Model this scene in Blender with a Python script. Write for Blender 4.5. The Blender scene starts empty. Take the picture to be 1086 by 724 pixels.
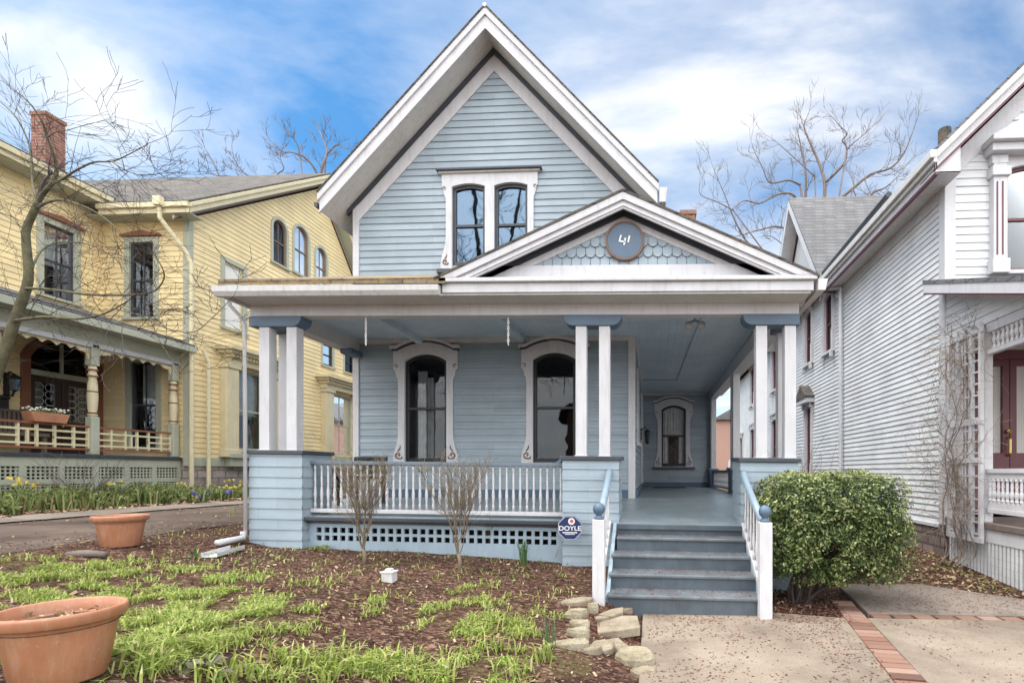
import bpy, bmesh, math, random
from mathutils import Vector, noise
R = random.Random(11)
PI = math.pi
scene = bpy.context.scene
COL = scene.collection

# ------------------------------------------------------------------ scene graph helpers
def tag(o, label=None, cat=None, group=None, kind=None):
    if label: o['label'] = label
    if cat: o['category'] = cat
    if group: o['group'] = group
    if kind: o['kind'] = kind
    return o

def thing(name, loc, label, cat, group=None):
    o = bpy.data.objects.new(name, None)
    o.empty_display_size = .2
    o.location = loc
    COL.objects.link(o)
    return tag(o, label, cat, group)

def rootloc(o):
    p = Vector((0, 0, 0))
    while o is not None:
        p += Vector(o.location)
        o = o.parent
    return p

def clone(o, parent=None):
    c = o.copy()
    COL.objects.link(c)
    if parent is not None: c.parent = parent
    for ch in list(o.children): clone(ch, c)
    return c

class MB:
    def __init__(s): s.v = []; s.f = []; s.m = []
    def add(s, vs, fs, mi=0):
        b = len(s.v)
        s.v += [tuple(p) for p in vs]
        s.f += [tuple(i + b for i in f) for f in fs]
        s.m += [mi] * len(fs)
    def box(s, x0, x1, y0, y1, z0, z1, T=None, mi=0):
        vs = [(x, y, z) for x in (x0, x1) for y in (y0, y1) for z in (z0, z1)]
        if T: vs = [T(*p) for p in vs]
        s.add(vs, [(0,1,3,2), (4,6,7,5), (0,4,5,1), (2,3,7,6), (0,2,6,4), (1,5,7,3)], mi)
    def prism(s, T, pts, o0, o1, mi=0):
        n = len(pts)
        vs = [T(x, o0, z) for x, z in pts] + [T(x, o1, z) for x, z in pts]
        fs = [tuple(range(n)), tuple(range(2*n-1, n-1, -1))]
        fs += [(i, (i+1) % n, (i+1) % n + n, i + n) for i in range(n)]
        s.add(vs, fs, mi)
    def ring(s, T, a, b, o0, o1, mi=0, close=True):
        n = len(a)
        vs = [T(x, o0, z) for x, z in a] + [T(x, o0, z) for x, z in b] + [T(x, o1, z) for x, z in a] + [T(x, o1, z) for x, z in b]
        fs = []
        for i in range(n if close else n-1):
            j = (i+1) % n
            fs += [(i, j, n+j, n+i), (2*n+i, 3*n+i, 3*n+j, 2*n+j), (i, 2*n+i, 2*n+j, j), (n+i, n+j, 3*n+j, 3*n+i)]
        if not close:
            for i in (0, n-1): fs.append((i, n+i, 3*n+i, 2*n+i))
        s.add(vs, fs, mi)
    def poly(s, pts, mi=0):
        s.add(pts, [tuple(range(len(pts)))], mi)
    def bar(s, a, b, w, h, mi=0, up=(0,0,1)):
        a = Vector(a); b = Vector(b); d = (b-a).normalized(); u = Vector(up)
        sd = d.cross(u).normalized(); u = sd.cross(d).normalized()
        vs = [p + sd*sx*w/2 + u*sz*h/2 for p in (a, b) for sx in (-1, 1) for sz in (-1, 1)]
        s.add(vs, [(0,1,3,2), (4,6,7,5), (0,4,5,1), (2,3,7,6), (0,2,6,4), (1,5,7,3)], mi)
    def tube(s, pts, rads, n=6, mi=0):
        P = [Vector(p) for p in pts]
        if len(P) < 2: return
        vs = []; fs = []
        prev = None
        for i, p in enumerate(P):
            d = (P[min(i+1, len(P)-1)] - P[max(i-1, 0)])
            if d.length < 1e-9: d = Vector((0,0,1))
            d.normalize()
            if prev is None:
                prev = d.orthogonal().normalized()
            prev = (prev - d*prev.dot(d))
            if prev.length < 1e-6: prev = d.orthogonal()
            prev.normalize()
            q = d.cross(prev)
            r = rads[i] if hasattr(rads, '__len__') else rads
            for k in range(n):
                a = 2*PI*k/n
                vs.append(p + prev*(math.cos(a)*r) + q*(math.sin(a)*r))
        for i in range(len(P)-1):
            for k in range(n):
                fs.append((i*n+k, i*n+(k+1) % n, (i+1)*n+(k+1) % n, (i+1)*n+k))
        fs.append(tuple(range(n-1, -1, -1))); fs.append(tuple(range((len(P)-1)*n, len(P)*n)))
        s.add(vs, fs, mi)
    def lathe(s, prof, c=(0,0,0), n=12, mi=0, closed=False):
        vs = []; fs = []
        for r, z in prof:
            for k in range(n):
                a = 2*PI*(k+.5)/n
                vs.append((c[0]+r*math.cos(a), c[1]+r*math.sin(a), c[2]+z))
        for i in range(len(prof)-1):
            for k in range(n):
                fs.append((i*n+k, i*n+(k+1) % n, (i+1)*n+(k+1) % n, (i+1)*n+k))
        if not closed:
            fs.append(tuple(range(n-1, -1, -1))); fs.append(tuple(range((len(prof)-1)*n, len(prof)*n)))
        s.add(vs, fs, mi)
    def blob(s, c, r, sc=(1,1,1), n=8, rng=R, amp=.2, mi=0):
        vs = []; fs = []; rings = n//2
        off = Vector((rng.random()*50, rng.random()*50, rng.random()*50))
        for i in range(rings+1):
            th = PI*i/rings
            for k in range(n):
                ph = 2*PI*k/n
                d = Vector((math.sin(th)*math.cos(ph), math.sin(th)*math.sin(ph), math.cos(th)))
                q = r*(1+amp*noise.noise(d*1.6+off))
                vs.append((c[0]+d.x*q*sc[0], c[1]+d.y*q*sc[1], c[2]+d.z*q*sc[2]))
        for i in range(rings):
            for k in range(n):
                fs.append((i*n+k, (i+1)*n+k, (i+1)*n+(k+1) % n, i*n+(k+1) % n))
        s.add(vs, fs, mi)
    def build(s, name, mats, parent=None, smooth=False, bevel=0, warp=None, recalc=True, loc=None):
        vs = [warp(p) for p in s.v] if warp else s.v
        off = rootloc(parent) if parent is not None else Vector((0,0,0))
        if loc is not None: off = off + Vector(loc)
        me = bpy.data.meshes.new(name)
        me.from_pydata([(p[0]-off[0], p[1]-off[1], p[2]-off[2]) for p in vs], [], s.f)
        if not isinstance(mats, (list, tuple)): mats = [mats]
        for m in mats: me.materials.append(m)
        if len(mats) > 1: me.polygons.foreach_set('material_index', s.m)
        if recalc:
            bm = bmesh.new(); bm.from_mesh(me)
            bmesh.ops.recalc_face_normals(bm, faces=bm.faces)
            bm.to_mesh(me); bm.free()
        if smooth:
            me.polygons.foreach_set('use_smooth', [True]*len(me.polygons))
        me.update()
        o = bpy.data.objects.new(name, me)
        COL.objects.link(o)
        if parent is not None: o.parent = parent
        if loc is not None: o.location = loc
        if bevel:
            b = o.modifiers.new('bevel', 'BEVEL'); b.width = bevel; b.segments = 2; b.limit_method = 'ANGLE'; b.angle_limit = math.radians(50)
        return o

def facing(org, f):
    """local wall frame: x to the right seen from outside, o outward, z up"""
    ox, oy, oz = org
    ex, eo = {'-Y': ((1,0), (0,-1)), '+X': ((0,1), (1,0)), '-X': ((0,-1), (-1,0)), '+Y': ((-1,0), (0,1))}[f]
    return lambda x, o, z: (ox+ex[0]*x+eo[0]*o, oy+ex[1]*x+eo[1]*o, oz+z)

# ------------------------------------------------------------------ materials
def newmat(name):
    m = bpy.data.materials.new(name); m.use_nodes = True
    nt = m.node_tree
    return m, nt, nt.nodes['Principled BSDF'], nt.nodes['Material Output']

class N:
    def __init__(s, nt): s.nt = nt
    def n(s, t, **kw):
        d = s.nt.nodes.new(t)
        for k, v in kw.items():
            if k in d.inputs: d.inputs[k].default_value = v
            else: setattr(d, k, v)
        return d
    def l(s, a, b): s.nt.links.new(a, b)
    def noise(s, vec, scale, detail=4, rough=.55):
        d = s.n('ShaderNodeTexNoise', Scale=scale, Detail=detail, Roughness=rough)
        if vec is not None: s.l(vec, d.inputs['Vector'])
        return d.outputs['Fac']
    def ramp(s, fac, stops, interp='LINEAR'):
        d = s.n('ShaderNodeValToRGB'); cr = d.color_ramp; cr.interpolation = interp
        while len(cr.elements) < len(stops): cr.elements.new(.5)
        for e, (p, c) in zip(cr.elements, stops):
            e.position = p
            if not hasattr(c, '__len__'): c = (c, c, c)
            e.color = (*c, 1)
        s.l(fac, d.inputs['Fac']); return d.outputs['Color']
    def mix(s, fac, a, b, mode='MIX'):
        d = s.n('ShaderNodeMix', data_type='RGBA', blend_type=mode)
        for i, v in ((0, fac), (6, a), (7, b)):
            if hasattr(v, 'is_linked'): s.l(v, d.inputs[i])
            elif i == 0: d.inputs[0].default_value = v
            else: d.inputs[i].default_value = (*v, 1)
        return d.outputs[2]
    def math(s, op, a, b=0.0, c=0.0):
        d = s.n('ShaderNodeMath', operation=op)
        for i, v in enumerate((a, b, c)):
            if hasattr(v, 'is_linked'): s.l(v, d.inputs[i])
            else: d.inputs[i].default_value = v
        return d.outputs[0]
    def bump(s, h, strength, dist=.01):
        d = s.n('ShaderNodeBump', Strength=strength, Distance=dist); s.l(h, d.inputs['Height']); return d.outputs['Normal']
    def obj(s): return s.n('ShaderNodeTexCoord').outputs['Object']
    def mapping(s, vec, sc=(1,1,1), loc=(0,0,0), rot=(0,0,0)):
        d = s.n('ShaderNodeMapping'); d.inputs['Scale'].default_value = sc; d.inputs['Location'].default_value = loc; d.inputs['Rotation'].default_value = rot
        s.l(vec, d.inputs['Vector']); return d.outputs['Vector']

def cm(c, k): return tuple(min(1, x*k) for x in c)

def paint(name, col, rough=.5, var=.12, scale=2.5, bump=.08, dirt=.25, dcol=(.16,.14,.11)):
    m, nt, b, out = newmat(name); g = N(nt); v = g.obj()
    base = g.ramp(g.noise(v, scale, 6), [(.3, cm(col, 1-var)), (.7, cm(col, 1+var*.6))])
    st = g.noise(g.mapping(v, (6, 6, .9)), 3, 5, .65)
    base = g.mix(g.math('MULTIPLY', g.ramp(st, [(.5, 0.0), (.82, 1.0)]), dirt), base, dcol)
    sp = g.noise(v, 55, 3)
    base = g.mix(g.math('MULTIPLY', g.ramp(sp, [(.63, 0.0), (.72, 1.0)]), dirt*.8), base, dcol)
    g.l(base, b.inputs['Base Color']); b.inputs['Roughness'].default_value = rough
    g.l(g.bump(g.noise(v, 40, 4), bump, .006), b.inputs['Normal'])
    return m

def siding(name, col, course, rough=.5, var=.1, dirt=.2, zoff=0.0, blen=2.6):
    m, nt, b, out = newmat(name); g = N(nt); v = g.obj()
    sx = g.n('ShaderNodeSeparateXYZ'); g.l(v, sx.inputs[0])
    cx = g.n('ShaderNodeCombineXYZ'); g.l(g.math('ADD', sx.outputs[0], sx.outputs[1]), cx.inputs[0]); g.l(g.math('ADD', sx.outputs[2], zoff), cx.inputs[1])
    bt = g.n('ShaderNodeTexBrick', Scale=1.0); bt.offset = .41; bt.squash = 1
    bt.inputs['Color1'].default_value = (*cm(col, 1-var), 1); bt.inputs['Color2'].default_value = (*cm(col, 1+var*.7), 1)
    bt.inputs['Mortar'].default_value = (*cm(col, .6), 1); bt.inputs['Mortar Size'].default_value = .0018; bt.inputs['Mortar Smooth'].default_value = .3
    bt.inputs['Brick Width'].default_value = blen; bt.inputs['Row Height'].default_value = course
    g.l(cx.outputs[0], bt.inputs['Vector'])
    base = g.mix(.85, bt.outputs['Color'], g.ramp(g.noise(v, 1.3, 6, .6), [(.3, .80), (.7, 1.08)]), 'MULTIPLY')
    st = g.noise(g.mapping(v, (2, 2, 14)), 4, 5, .7)
    base = g.mix(g.math('MULTIPLY', g.ramp(st, [(.52, 0.0), (.85, 1.0)]), dirt), base, cm(col, .42))
    g.l(base, b.inputs['Base Color']); b.inputs['Roughness'].default_value = rough
    g.l(g.bump(g.noise(g.mapping(v, (6, 6, 60)), 3, 4), .1, .004), b.inputs['Normal'])
    return m

def brickmat(name, c1, c2, mortar, w=.21, h=.07, swap=False, ms=.009):
    m, nt, b, out = newmat(name); g = N(nt); v = g.obj()
    sx = g.n('ShaderNodeSeparateXYZ'); g.l(v, sx.inputs[0])
    cx = g.n('ShaderNodeCombineXYZ'); g.l(g.math('ADD', sx.outputs[0], sx.outputs[1]), cx.inputs[0]); g.l(sx.outputs[2], cx.inputs[1])
    bt = g.n('ShaderNodeTexBrick', Scale=1.0); bt.inputs['Brick Width'].default_value = w; bt.inputs['Row Height'].default_value = h
    bt.inputs['Mortar Size'].default_value = ms; bt.inputs['Color1'].default_value = (*c1, 1); bt.inputs['Color2'].default_value = (*c2, 1); bt.inputs['Mortar'].default_value = (*mortar, 1)
    g.l(cx.outputs[0], bt.inputs['Vector'])
    base = g.mix(.8, bt.outputs['Color'], g.ramp(g.noise(v, 9, 5, .7), [(.3, .6), (.7, 1.15)]), 'MULTIPLY')
    g.l(base, b.inputs['Base Color']); b.inputs['Roughness'].default_value = .9
    g.l(g.bump(bt.outputs['Fac'], -.5, .01), b.inputs['Normal'])
    return m

def rocky(name, c1, c2, c3, scale=6, rough=.9, bump=.6):
    m, nt, b, out = newmat(name); g = N(nt); v = g.obj()
    base = g.ramp(g.noise(v, scale, 8, .65), [(.25, c1), (.5, c2), (.75, c3)])
    base = g.mix(.6, base, g.ramp(g.noise(v, scale*9, 4, .7), [(.3, .55), (.65, 1.1)]), 'MULTIPLY')
    g.l(base, b.inputs['Base Color']); b.inputs['Roughness'].default_value = rough
    g.l(g.bump(g.noise(v, scale*5, 8, .7), bump, .02), b.inputs['Normal'])
    return m

def island(name, stops, rough=.6, trans=0.0, spec=.3):
    """every separate leaf / blade / chip takes its own tint"""
    m, nt, b, out = newmat(name); g = N(nt)
    r = g.n('ShaderNodeNewGeometry').outputs['Random Per Island']
    c = g.ramp(r, stops)
    g.l(c, b.inputs['Base Color']); b.inputs['Roughness'].default_value = rough
    b.inputs['Specular IOR Level'].default_value = spec
    if trans:
        t = g.n('ShaderNodeBsdfTranslucent'); g.l(c, t.inputs['Color'])
        ms = g.n('ShaderNodeMixShader'); ms.inputs[0].default_value = trans
        g.l(b.outputs[0], ms.inputs[1]); g.l(t.outputs[0], ms.inputs[2]); g.l(ms.outputs[0], out.inputs['Surface'])
    return m

def glassmat(name, refl=.12, tint=(.75,.8,.82), wav=.03, rough=.02, gcol=(.9,.93,.95)):
    m, nt, b, out = newmat(name); g = N(nt); nt.nodes.remove(b)
    tr = g.n('ShaderNodeBsdfTransparent'); tr.inputs['Color'].default_value = (*tint, 1)
    gl = g.n('ShaderNodeBsdfGlossy'); gl.inputs['Roughness'].default_value = rough; gl.inputs['Color'].default_value = (*gcol, 1)
    nb = g.bump(g.noise(g.obj(), 2.2, 2), wav, .1); g.l(nb, gl.inputs['Normal'])
    lw = g.n('ShaderNodeFresnel'); lw.inputs['IOR'].default_value = 1.5
    f = g.math('ADD', g.math('MULTIPLY', lw.outputs[0], .9), refl)
    f = g.math('MINIMUM', f, .95)
    ms = g.n('ShaderNodeMixShader'); g.l(f, ms.inputs[0]); g.l(tr.outputs[0], ms.inputs[1]); g.l(gl.outputs[0], ms.inputs[2]); g.l(ms.outputs[0], out.inputs['Surface'])
    return m

def shinglemat(name, c1, c2, w=.3, h=.14, moss=0.0):
    m, nt, b, out = newmat(name); g = N(nt); v = g.obj()
    sx = g.n('ShaderNodeSeparateXYZ'); g.l(v, sx.inputs[0])
    cx = g.n('ShaderNodeCombineXYZ'); g.l(g.math('ADD', sx.outputs[0], sx.outputs[1]), cx.inputs[0]); g.l(sx.outputs[2], cx.inputs[1])
    bt = g.n('ShaderNodeTexBrick', Scale=1.0); bt.inputs['Brick Width'].default_value = w; bt.inputs['Row Height'].default_value = h
    bt.inputs['Mortar Size'].default_value = .008; bt.inputs['Color1'].default_value = (*c1, 1); bt.inputs['Color2'].default_value = (*c2, 1); bt.inputs['Mortar'].default_value = (*cm(c1, .4), 1)
    g.l(cx.outputs[0], bt.inputs['Vector'])
    base = g.mix(.8, bt.outputs['Color'], g.ramp(g.noise(v, 30, 5, .7), [(.3, .6), (.7, 1.2)]), 'MULTIPLY')
    if moss: base = g.mix(g.math('MULTIPLY', g.ramp(g.noise(v, 4, 6, .7), [(.45, 0.0), (.6, 1.0)]), moss), base, (.28,.2,.1))
    g.l(base, b.inputs['Base Color']); b.inputs['Roughness'].default_value = .95
    g.l(g.bump(g.noise(v, 80, 3), .5, .006), b.inputs['Normal'])
    return m

M_ = {}
M_['blue'] = siding('blue_clapboard', (.325,.39,.44), .115, var=.12, dirt=.3)
M_['blueped'] = siding('blue_shingle', (.325,.397,.452), .137, blen=.62, var=.07)
M_['blueflat'] = paint('blue_paint', (.32,.405,.475), .55)
M_['ceil'] = paint('ceiling_blue', (.53,.64,.71), .5)
M_['white'] = paint('white_paint', (.585,.58,.60), .5, var=.08, dirt=.28)
M_['cream'] = paint('aged_white_paint', (.585,.575,.565), .55, var=.1, dirt=.4)
M_['navy'] = paint('slate_blue_paint', (.085,.135,.20), .45, var=.15, dirt=.12)
M_['dark'] = paint('charcoal_paint', (.045,.052,.065), .4, var=.15, dirt=.1)
M_['sash'] = paint('black_sash_paint', (.009,.009,.010), .4, dirt=.03)
M_['scroll'] = paint('brown_paint', (.17,.09,.05), .5)
M_['step'] = paint('step_paint', (.088,.112,.135), .42, var=.25, dirt=.55, dcol=(.06,.05,.05), scale=5)
M_['tread'] = paint('worn_tread_paint', (.145,.17,.19), .45, var=.3, dirt=.7, dcol=(.08,.055,.05), scale=5)
M_['floor'] = paint('porch_floor_paint', (.25,.30,.325), .34, var=.2, dirt=.35, dcol=(.1,.09,.08), scale=4)
M_['yellow'] = siding('yellow_clapboard', (.85,.685,.385), .13, var=.06, dirt=.22)
M_['sage'] = paint('sage_trim_paint', (.42,.43,.34), .55, var=.1, dirt=.25)
M_['sagecream'] = paint('cream_trim_paint', (.66,.58,.38), .55, var=.1, dirt=.25)
M_['rust'] = paint('rust_paint', (.24,.09,.05), .5)
M_['whitesid'] = siding('white_clapboard', (.70,.71,.72), .1, var=.05, dirt=.18)
M_['maroon'] = paint('maroon_paint', (.13,.03,.04), .45)
M_['door'] = paint('dark_wood_door', (.045,.022,.016), .3, dirt=.1)
M_['glass'] = glassmat('window_glass', .04)
M_['glassup'] = glassmat('upper_window_glass', .16, (.4,.43,.46), .015, gcol=(.50,.72,1.0))  # reflection colour tinted blue, standing in for blue sky mirrored in the panes
M_['glassdk'] = glassmat('screened_glass', .01, (.45,.46,.48), .02)
M_['curtain'] = paint('curtain_cloth', (.78,.77,.74), .9, var=.2, scale=8, dirt=.05)
M_['gloom'] = paint('shade_black', (.02,.02,.022), .9)  # near-black base stands in for shade indoors and under the porches
M_['blind'] = paint('white_blind', (.78,.76,.72), .8, var=.04, dirt=.05)
M_['roofgrey'] = shinglemat('grey_shingles', (.13,.13,.135), (.185,.18,.185))
M_['roofdark'] = shinglemat('dark_shingles', (.065,.062,.06), (.11,.103,.10), moss=.2)
M_['roofmoss'] = shinglemat('mossy_shingles', (.16,.12,.08), (.25,.19,.12), moss=.7)
M_['brick'] = brickmat('chimney_brick', (.24,.085,.055), (.33,.13,.085), (.3,.25,.21))
M_['stone'] = rocky('foundation_stone', (.12,.1,.09), (.25,.21,.18), (.38,.33,.29), 5)
M_['flag'] = rocky('flagstone', (.14,.11,.075), (.29,.24,.17), (.40,.34,.26), 7, bump=.6)
M_['metal'] = paint('galvanised_metal', (.5,.5,.5), .35, dirt=.2)
M_['black'] = paint('black_iron', (.012,.012,.013), .4)
M_['brass'] = newmat('brass')[0]
_b = M_['brass'].node_tree.nodes['Principled BSDF']; _b.inputs['Base Color'].default_value = (.65,.45,.14,1); _b.inputs['Metallic'].default_value = 1; _b.inputs['Roughness'].default_value = .3
M_['terra'] = paint('terracotta_plastic', (.40,.17,.09), .5, var=.2, scale=5, dirt=.42, dcol=(.55,.40,.30))
M_['soil'] = rocky('potting_soil', (.03,.02,.015), (.08,.05,.035), (.16,.11,.08), 14)
M_['bark'] = rocky('bark_green_grey', (.055,.05,.03), (.12,.11,.06), (.19,.175,.10), 9, bump=.5)
M_['twig'] = paint('dark_twig', (.045,.032,.028), .8)
M_['barkgrey'] = paint('grey_bark', (.16,.125,.11), .85, var=.3, scale=5)
M_['shrubstem'] = paint('tan_shrub_stem', (.21,.165,.115), .8, var=.3, scale=6)
M_['vine'] = paint('vine_stem', (.24,.19,.15), .85, var=.3, scale=8)
M_['boxleaf'] = island('boxwood_leaf', [(0, (.022,.042,.013)), (.4, (.055,.095,.026)), (.75, (.115,.16,.045)), (1, (.25,.26,.10))], .45, .18)
M_['grass'] = island('lawn_blade', [(0, (.14,.22,.045)), (.4, (.29,.37,.075)), (.75, (.43,.48,.13)), (1, (.52,.47,.25))], .5, .3)
M_['daff'] = island('daffodil_leaf', [(0, (.05,.12,.05)), (1, (.12,.2,.07))], .5, .2)
M_['cover'] = island('ground_cover_leaf', [(0, (.07,.12,.03)), (.5, (.18,.24,.07)), (.85, (.32,.34,.13)), (1, (.36,.26,.14))], .6, .2)
M_['yflower'] = island('yellow_petal', [(0, (.75,.55,.05)), (1, (.85,.75,.25))], .6, .2)
M_['pflower'] = island('purple_petal', [(0, (.10,.10,.35)), (1, (.22,.2,.5))], .6, .2)
M_['wflower'] = island('white_petal', [(0, (.8,.78,.7)), (1, (.85,.85,.82))], .6, .2)
M_['chips'] = island('bark_chip', [(0, (.03,.018,.013)), (.4, (.08,.043,.031)), (.74, (.15,.085,.062)), (.90, (.28,.19,.14)), (1, (.5,.41,.31))], .9, 0, .1)
M_['petal'] = island('fallen_petal', [(0, (.085,.025,.02)), (.6, (.16,.055,.042)), (.9, (.24,.11,.08)), (1, (.34,.22,.13))], .8, 0, .1)
M_['litter'] = island('dead_leaf', [(0, (.14,.08,.05)), (.5, (.30,.19,.11)), (1, (.5,.4,.25))], .85, .1, .1)
M_['hosta'] = island('purple_leaf', [(0, (.06,.05,.04)), (.6, (.13,.13,.07)), (1, (.2,.2,.1))], .5, .1)
M_['signblue'] = paint('sign_navy', (.015,.03,.11), .35, dirt=.05)
M_['signwhite'] = paint('sign_white', (.8,.8,.8), .4, dirt=.02)
M_['signred'] = paint('sign_red', (.6,.08,.08), .4, dirt=.02)
M_['ystone'] = brickmat('rubble_stone', (.34,.27,.24), (.46,.39,.36), (.22,.18,.16), .42, .2, ms=.02)
M_['wstone'] = brickmat('brown_rubble_stone', (.16,.12,.10), (.27,.21,.18), (.10,.08,.07), .36, .17, ms=.02)
M_['brownsash'] = paint('brown_sash_paint', (.20,.13,.095), .5)
M_['boxtip'] = island('boxwood_new_leaf', [(0, (.13,.17,.05)), (.5, (.24,.27,.10)), (1, (.40,.40,.20))], .45, .2)
M_['railblue'] = paint('handrail_blue', (.24,.32,.39), .45)
M_['slate'] = paint('slate_rail_paint', (.14,.18,.22), .45)
M_['glassback'] = glassmat('back_window_glass', .10, (.85,.87,.88), .06)
M_['pink'] = paint('pink_brick', (.45,.27,.22), .85, scale=12)

def groundmat():
    m, nt, b, out = newmat('yard_ground'); g = N(nt); v = g.obj()
    vo = g.n('ShaderNodeTexVoronoi', Scale=34.0); g.l(g.mapping(v, (1, 1.6, 1)), vo.inputs['Vector'])
    sep = g.n('ShaderNodeSeparateColor'); g.l(vo.outputs['Color'], sep.inputs[0])
    mulch = g.ramp(sep.outputs[0], [(0, (.035,.019,.014)), (.45, (.085,.042,.03)), (.8, (.15,.08,.058)), (1, (.32,.22,.15))])
    mulch = g.mix(.8, mulch, g.ramp(g.noise(v, 1.6, 6, .65), [(.3, .55), (.7, 1.25)]), 'MULTIPLY')
    soil = g.ramp(g.noise(v, 40, 6, .7), [(.3, (.06,.045,.025)), (.55, (.13,.11,.045)), (.75, (.21,.18,.08))])
    at = g.n('ShaderNodeAttribute', attribute_name='lawn')
    f = g.math('ADD', at.outputs['Fac'], g.math('MULTIPLY', g.math('SUBTRACT', g.noise(v, 7, 5, .7), .5), .9))
    f = g.ramp(f, [(.42, 0.0), (.62, 1.0)])
    g.l(g.mix(f, mulch, soil), b.inputs['Base Color']); b.inputs['Roughness'].default_value = .95
    b.inputs['Specular IOR Level'].default_value = .15
    h = g.math('ADD', vo.outputs['Distance'], g.noise(v, 60, 4, .7))
    g.l(g.bump(h, .8, .03), b.inputs['Normal'])
    return m
M_['ground'] = groundmat()

def slabmat(name, c1, c2, spk, sp_amt):
    m, nt, b, out = newmat(name); g = N(nt); v = g.obj()
    base = g.ramp(g.noise(v, 1.4, 8, .65), [(.3, c1), (.7, c2)])
    base = g.mix(.7, base, g.ramp(g.noise(v, 60, 5, .75), [(.3, .7), (.7, 1.15)]), 'MULTIPLY')
    vo = g.n('ShaderNodeTexVoronoi', Scale=75.0); g.l(v, vo.inputs['Vector'])
    k = g.ramp(vo.outputs['Distance'], [(.12, 1.0), (.22, 0.0)])
    sep = g.n('ShaderNodeSeparateColor'); g.l(vo.outputs['Color'], sep.inputs[0])
    k = g.math('MULTIPLY', k, g.math('GREATER_THAN', g.math('ADD', sep.outputs[0], g.math('MULTIPLY', g.noise(v, 1.8, 4), .5)), 1.25 - sp_amt))
    base = g.mix(k, base, spk)
    base = g.mix(g.math('MULTIPLY', g.ramp(g.noise(v, .9, 5, .6), [(.46, 0.0), (.66, 1.0)]), .75), base, cm(c1, .6))
    crack = g.n('ShaderNodeTexVoronoi', feature='DISTANCE_TO_EDGE', Scale=.33); g.l(g.mapping(v, (1,1,1), (3.3,1.7,0)), crack.inputs['Vector'])
    base = g.mix(g.math('MULTIPLY', g.ramp(crack.outputs['Distance'], [(.001, 1.0), (.003, 0.0)]), g.ramp(g.noise(v, 1.1, 3), [(.52, 0.0), (.60, .7)])), base, cm(c1, .3))
    g.l(base, b.inputs['Base Color']); b.inputs['Roughness'].default_value = .9; b.inputs['Specular IOR Level'].default_value = .15
    g.l(g.bump(g.noise(v, 90, 6, .7), .35, .008), b.inputs['Normal'])
    return m
M_['concrete'] = slabmat('worn_concrete', (.205,.165,.13), (.33,.275,.22), (.20,.06,.05), .62)
M_['concrete2'] = slabmat('grey_concrete', (.19,.16,.135), (.31,.265,.225), (.18,.06,.05), .6)
M_['asphalt'] = slabmat('driveway_asphalt', (.085,.063,.052), (.155,.118,.098), (.2,.1,.06), .7)
M_['bandbrick'] = island('paver_brick', [(0, (.12,.07,.055)), (.35, (.20,.115,.085)), (.7, (.25,.15,.115)), (1, (.31,.22,.18))], .9, 0, .1)
M_['lightrub'] = rocky('limestone', (.17,.145,.075), (.36,.31,.215), (.52,.46,.35), 8, bump=.9)

# ------------------------------------------------------------------ building helpers
def arcpts(x0, x1, z1, rise, n=10):
    """from right spring to left spring"""
    c = (x0+x1)/2; h = (x1-x0)/2
    if rise < 1e-4: return [(x1 - (x1-x0)*i/n, z1) for i in range(n+1)]
    r = (h*h+rise*rise)/(2*rise); a = math.asin(min(1, h/r))
    if rise > h*.999: a = PI/2; r = h
    return [(c + r*math.sin(a - 2*a*i/n), z1 - r + r*math.cos(a - 2*a*i/n)) for i in range(n+1)]

def outline(x0, x1, z0, z1, rise=0, d=0, n=10, db=None):
    db = d if db is None else db
    rr = rise*(x1-x0-2*d)/(x1-x0) if rise else 0
    return [(x0+d, z0+db), (x1-d, z0+db)] + arcpts(x0+d, x1-d, z1-d, rr, n)

def holes(x0, x1, z0, z1, rise=0, k=4):
    if rise < .02: return [(x0, x1, z0, z1)]
    r = [(x0, x1, z0, z1-rise)]
    pts = arcpts(x0, x1, z1, rise, 24)
    for i in range(k):
        za = z1-rise+rise*i/k; zb = z1-rise+rise*(i+1)/k
        xs = [p[0] for p in pts if p[1] >= za-1e-6]
        if xs: r.append((min(xs), max(xs), za, zb))
    return r

def clapboard(mb, T, z0, z1, course, xl, xr, ops=(), lap=.016):
    """lapped boards as real geometry, cut round the openings"""
    f = lambda v, z: v(z) if callable(v) else v
    k = 0; z = z0
    while z < z1-1e-4:
        za, zb = z, min(z+course, z1)
        cuts = sorted({za, zb} | {q for o in ops for q in (o[2], o[3]) if za+.002 < q < zb-.002})
        for a, b in zip(cuts[:-1], cuts[1:]):
            oa = lap*(1-(a-za)/course); ob = lap*(1-(b-za)/course)
            iv = [(f(xl, a), f(xr, a), f(xl, b), f(xr, b))]
            for o in ops:
                if o[2] < b-.001 and o[3] > a+.001:
                    nx = []
                    for (p, q, r, s) in iv:
                        if q <= o[0] or p >= o[1]: nx.append((p, q, r, s)); continue
                        if p < o[0]: nx.append((p, o[0], min(r, o[0]), o[0]))
                        if q > o[1]: nx.append((o[1], q, o[1], max(s, o[1])))
                    iv = nx
            for (p, q, r, s) in iv:
                if q-p < .002 and s-r < .002: continue
                if q < p: q = p
                if s < r: r = s = (r+s)/2
                mb.add([T(p, oa, a), T(q, oa, a), T(s, ob, b), T(r, ob, b)], [(0,1,2,3)])
                if a == za: mb.add([T(p, 0, a), T(q, 0, a), T(q, oa, a), T(p, oa, a)], [(0,1,2,3)])
        z += course

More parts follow.
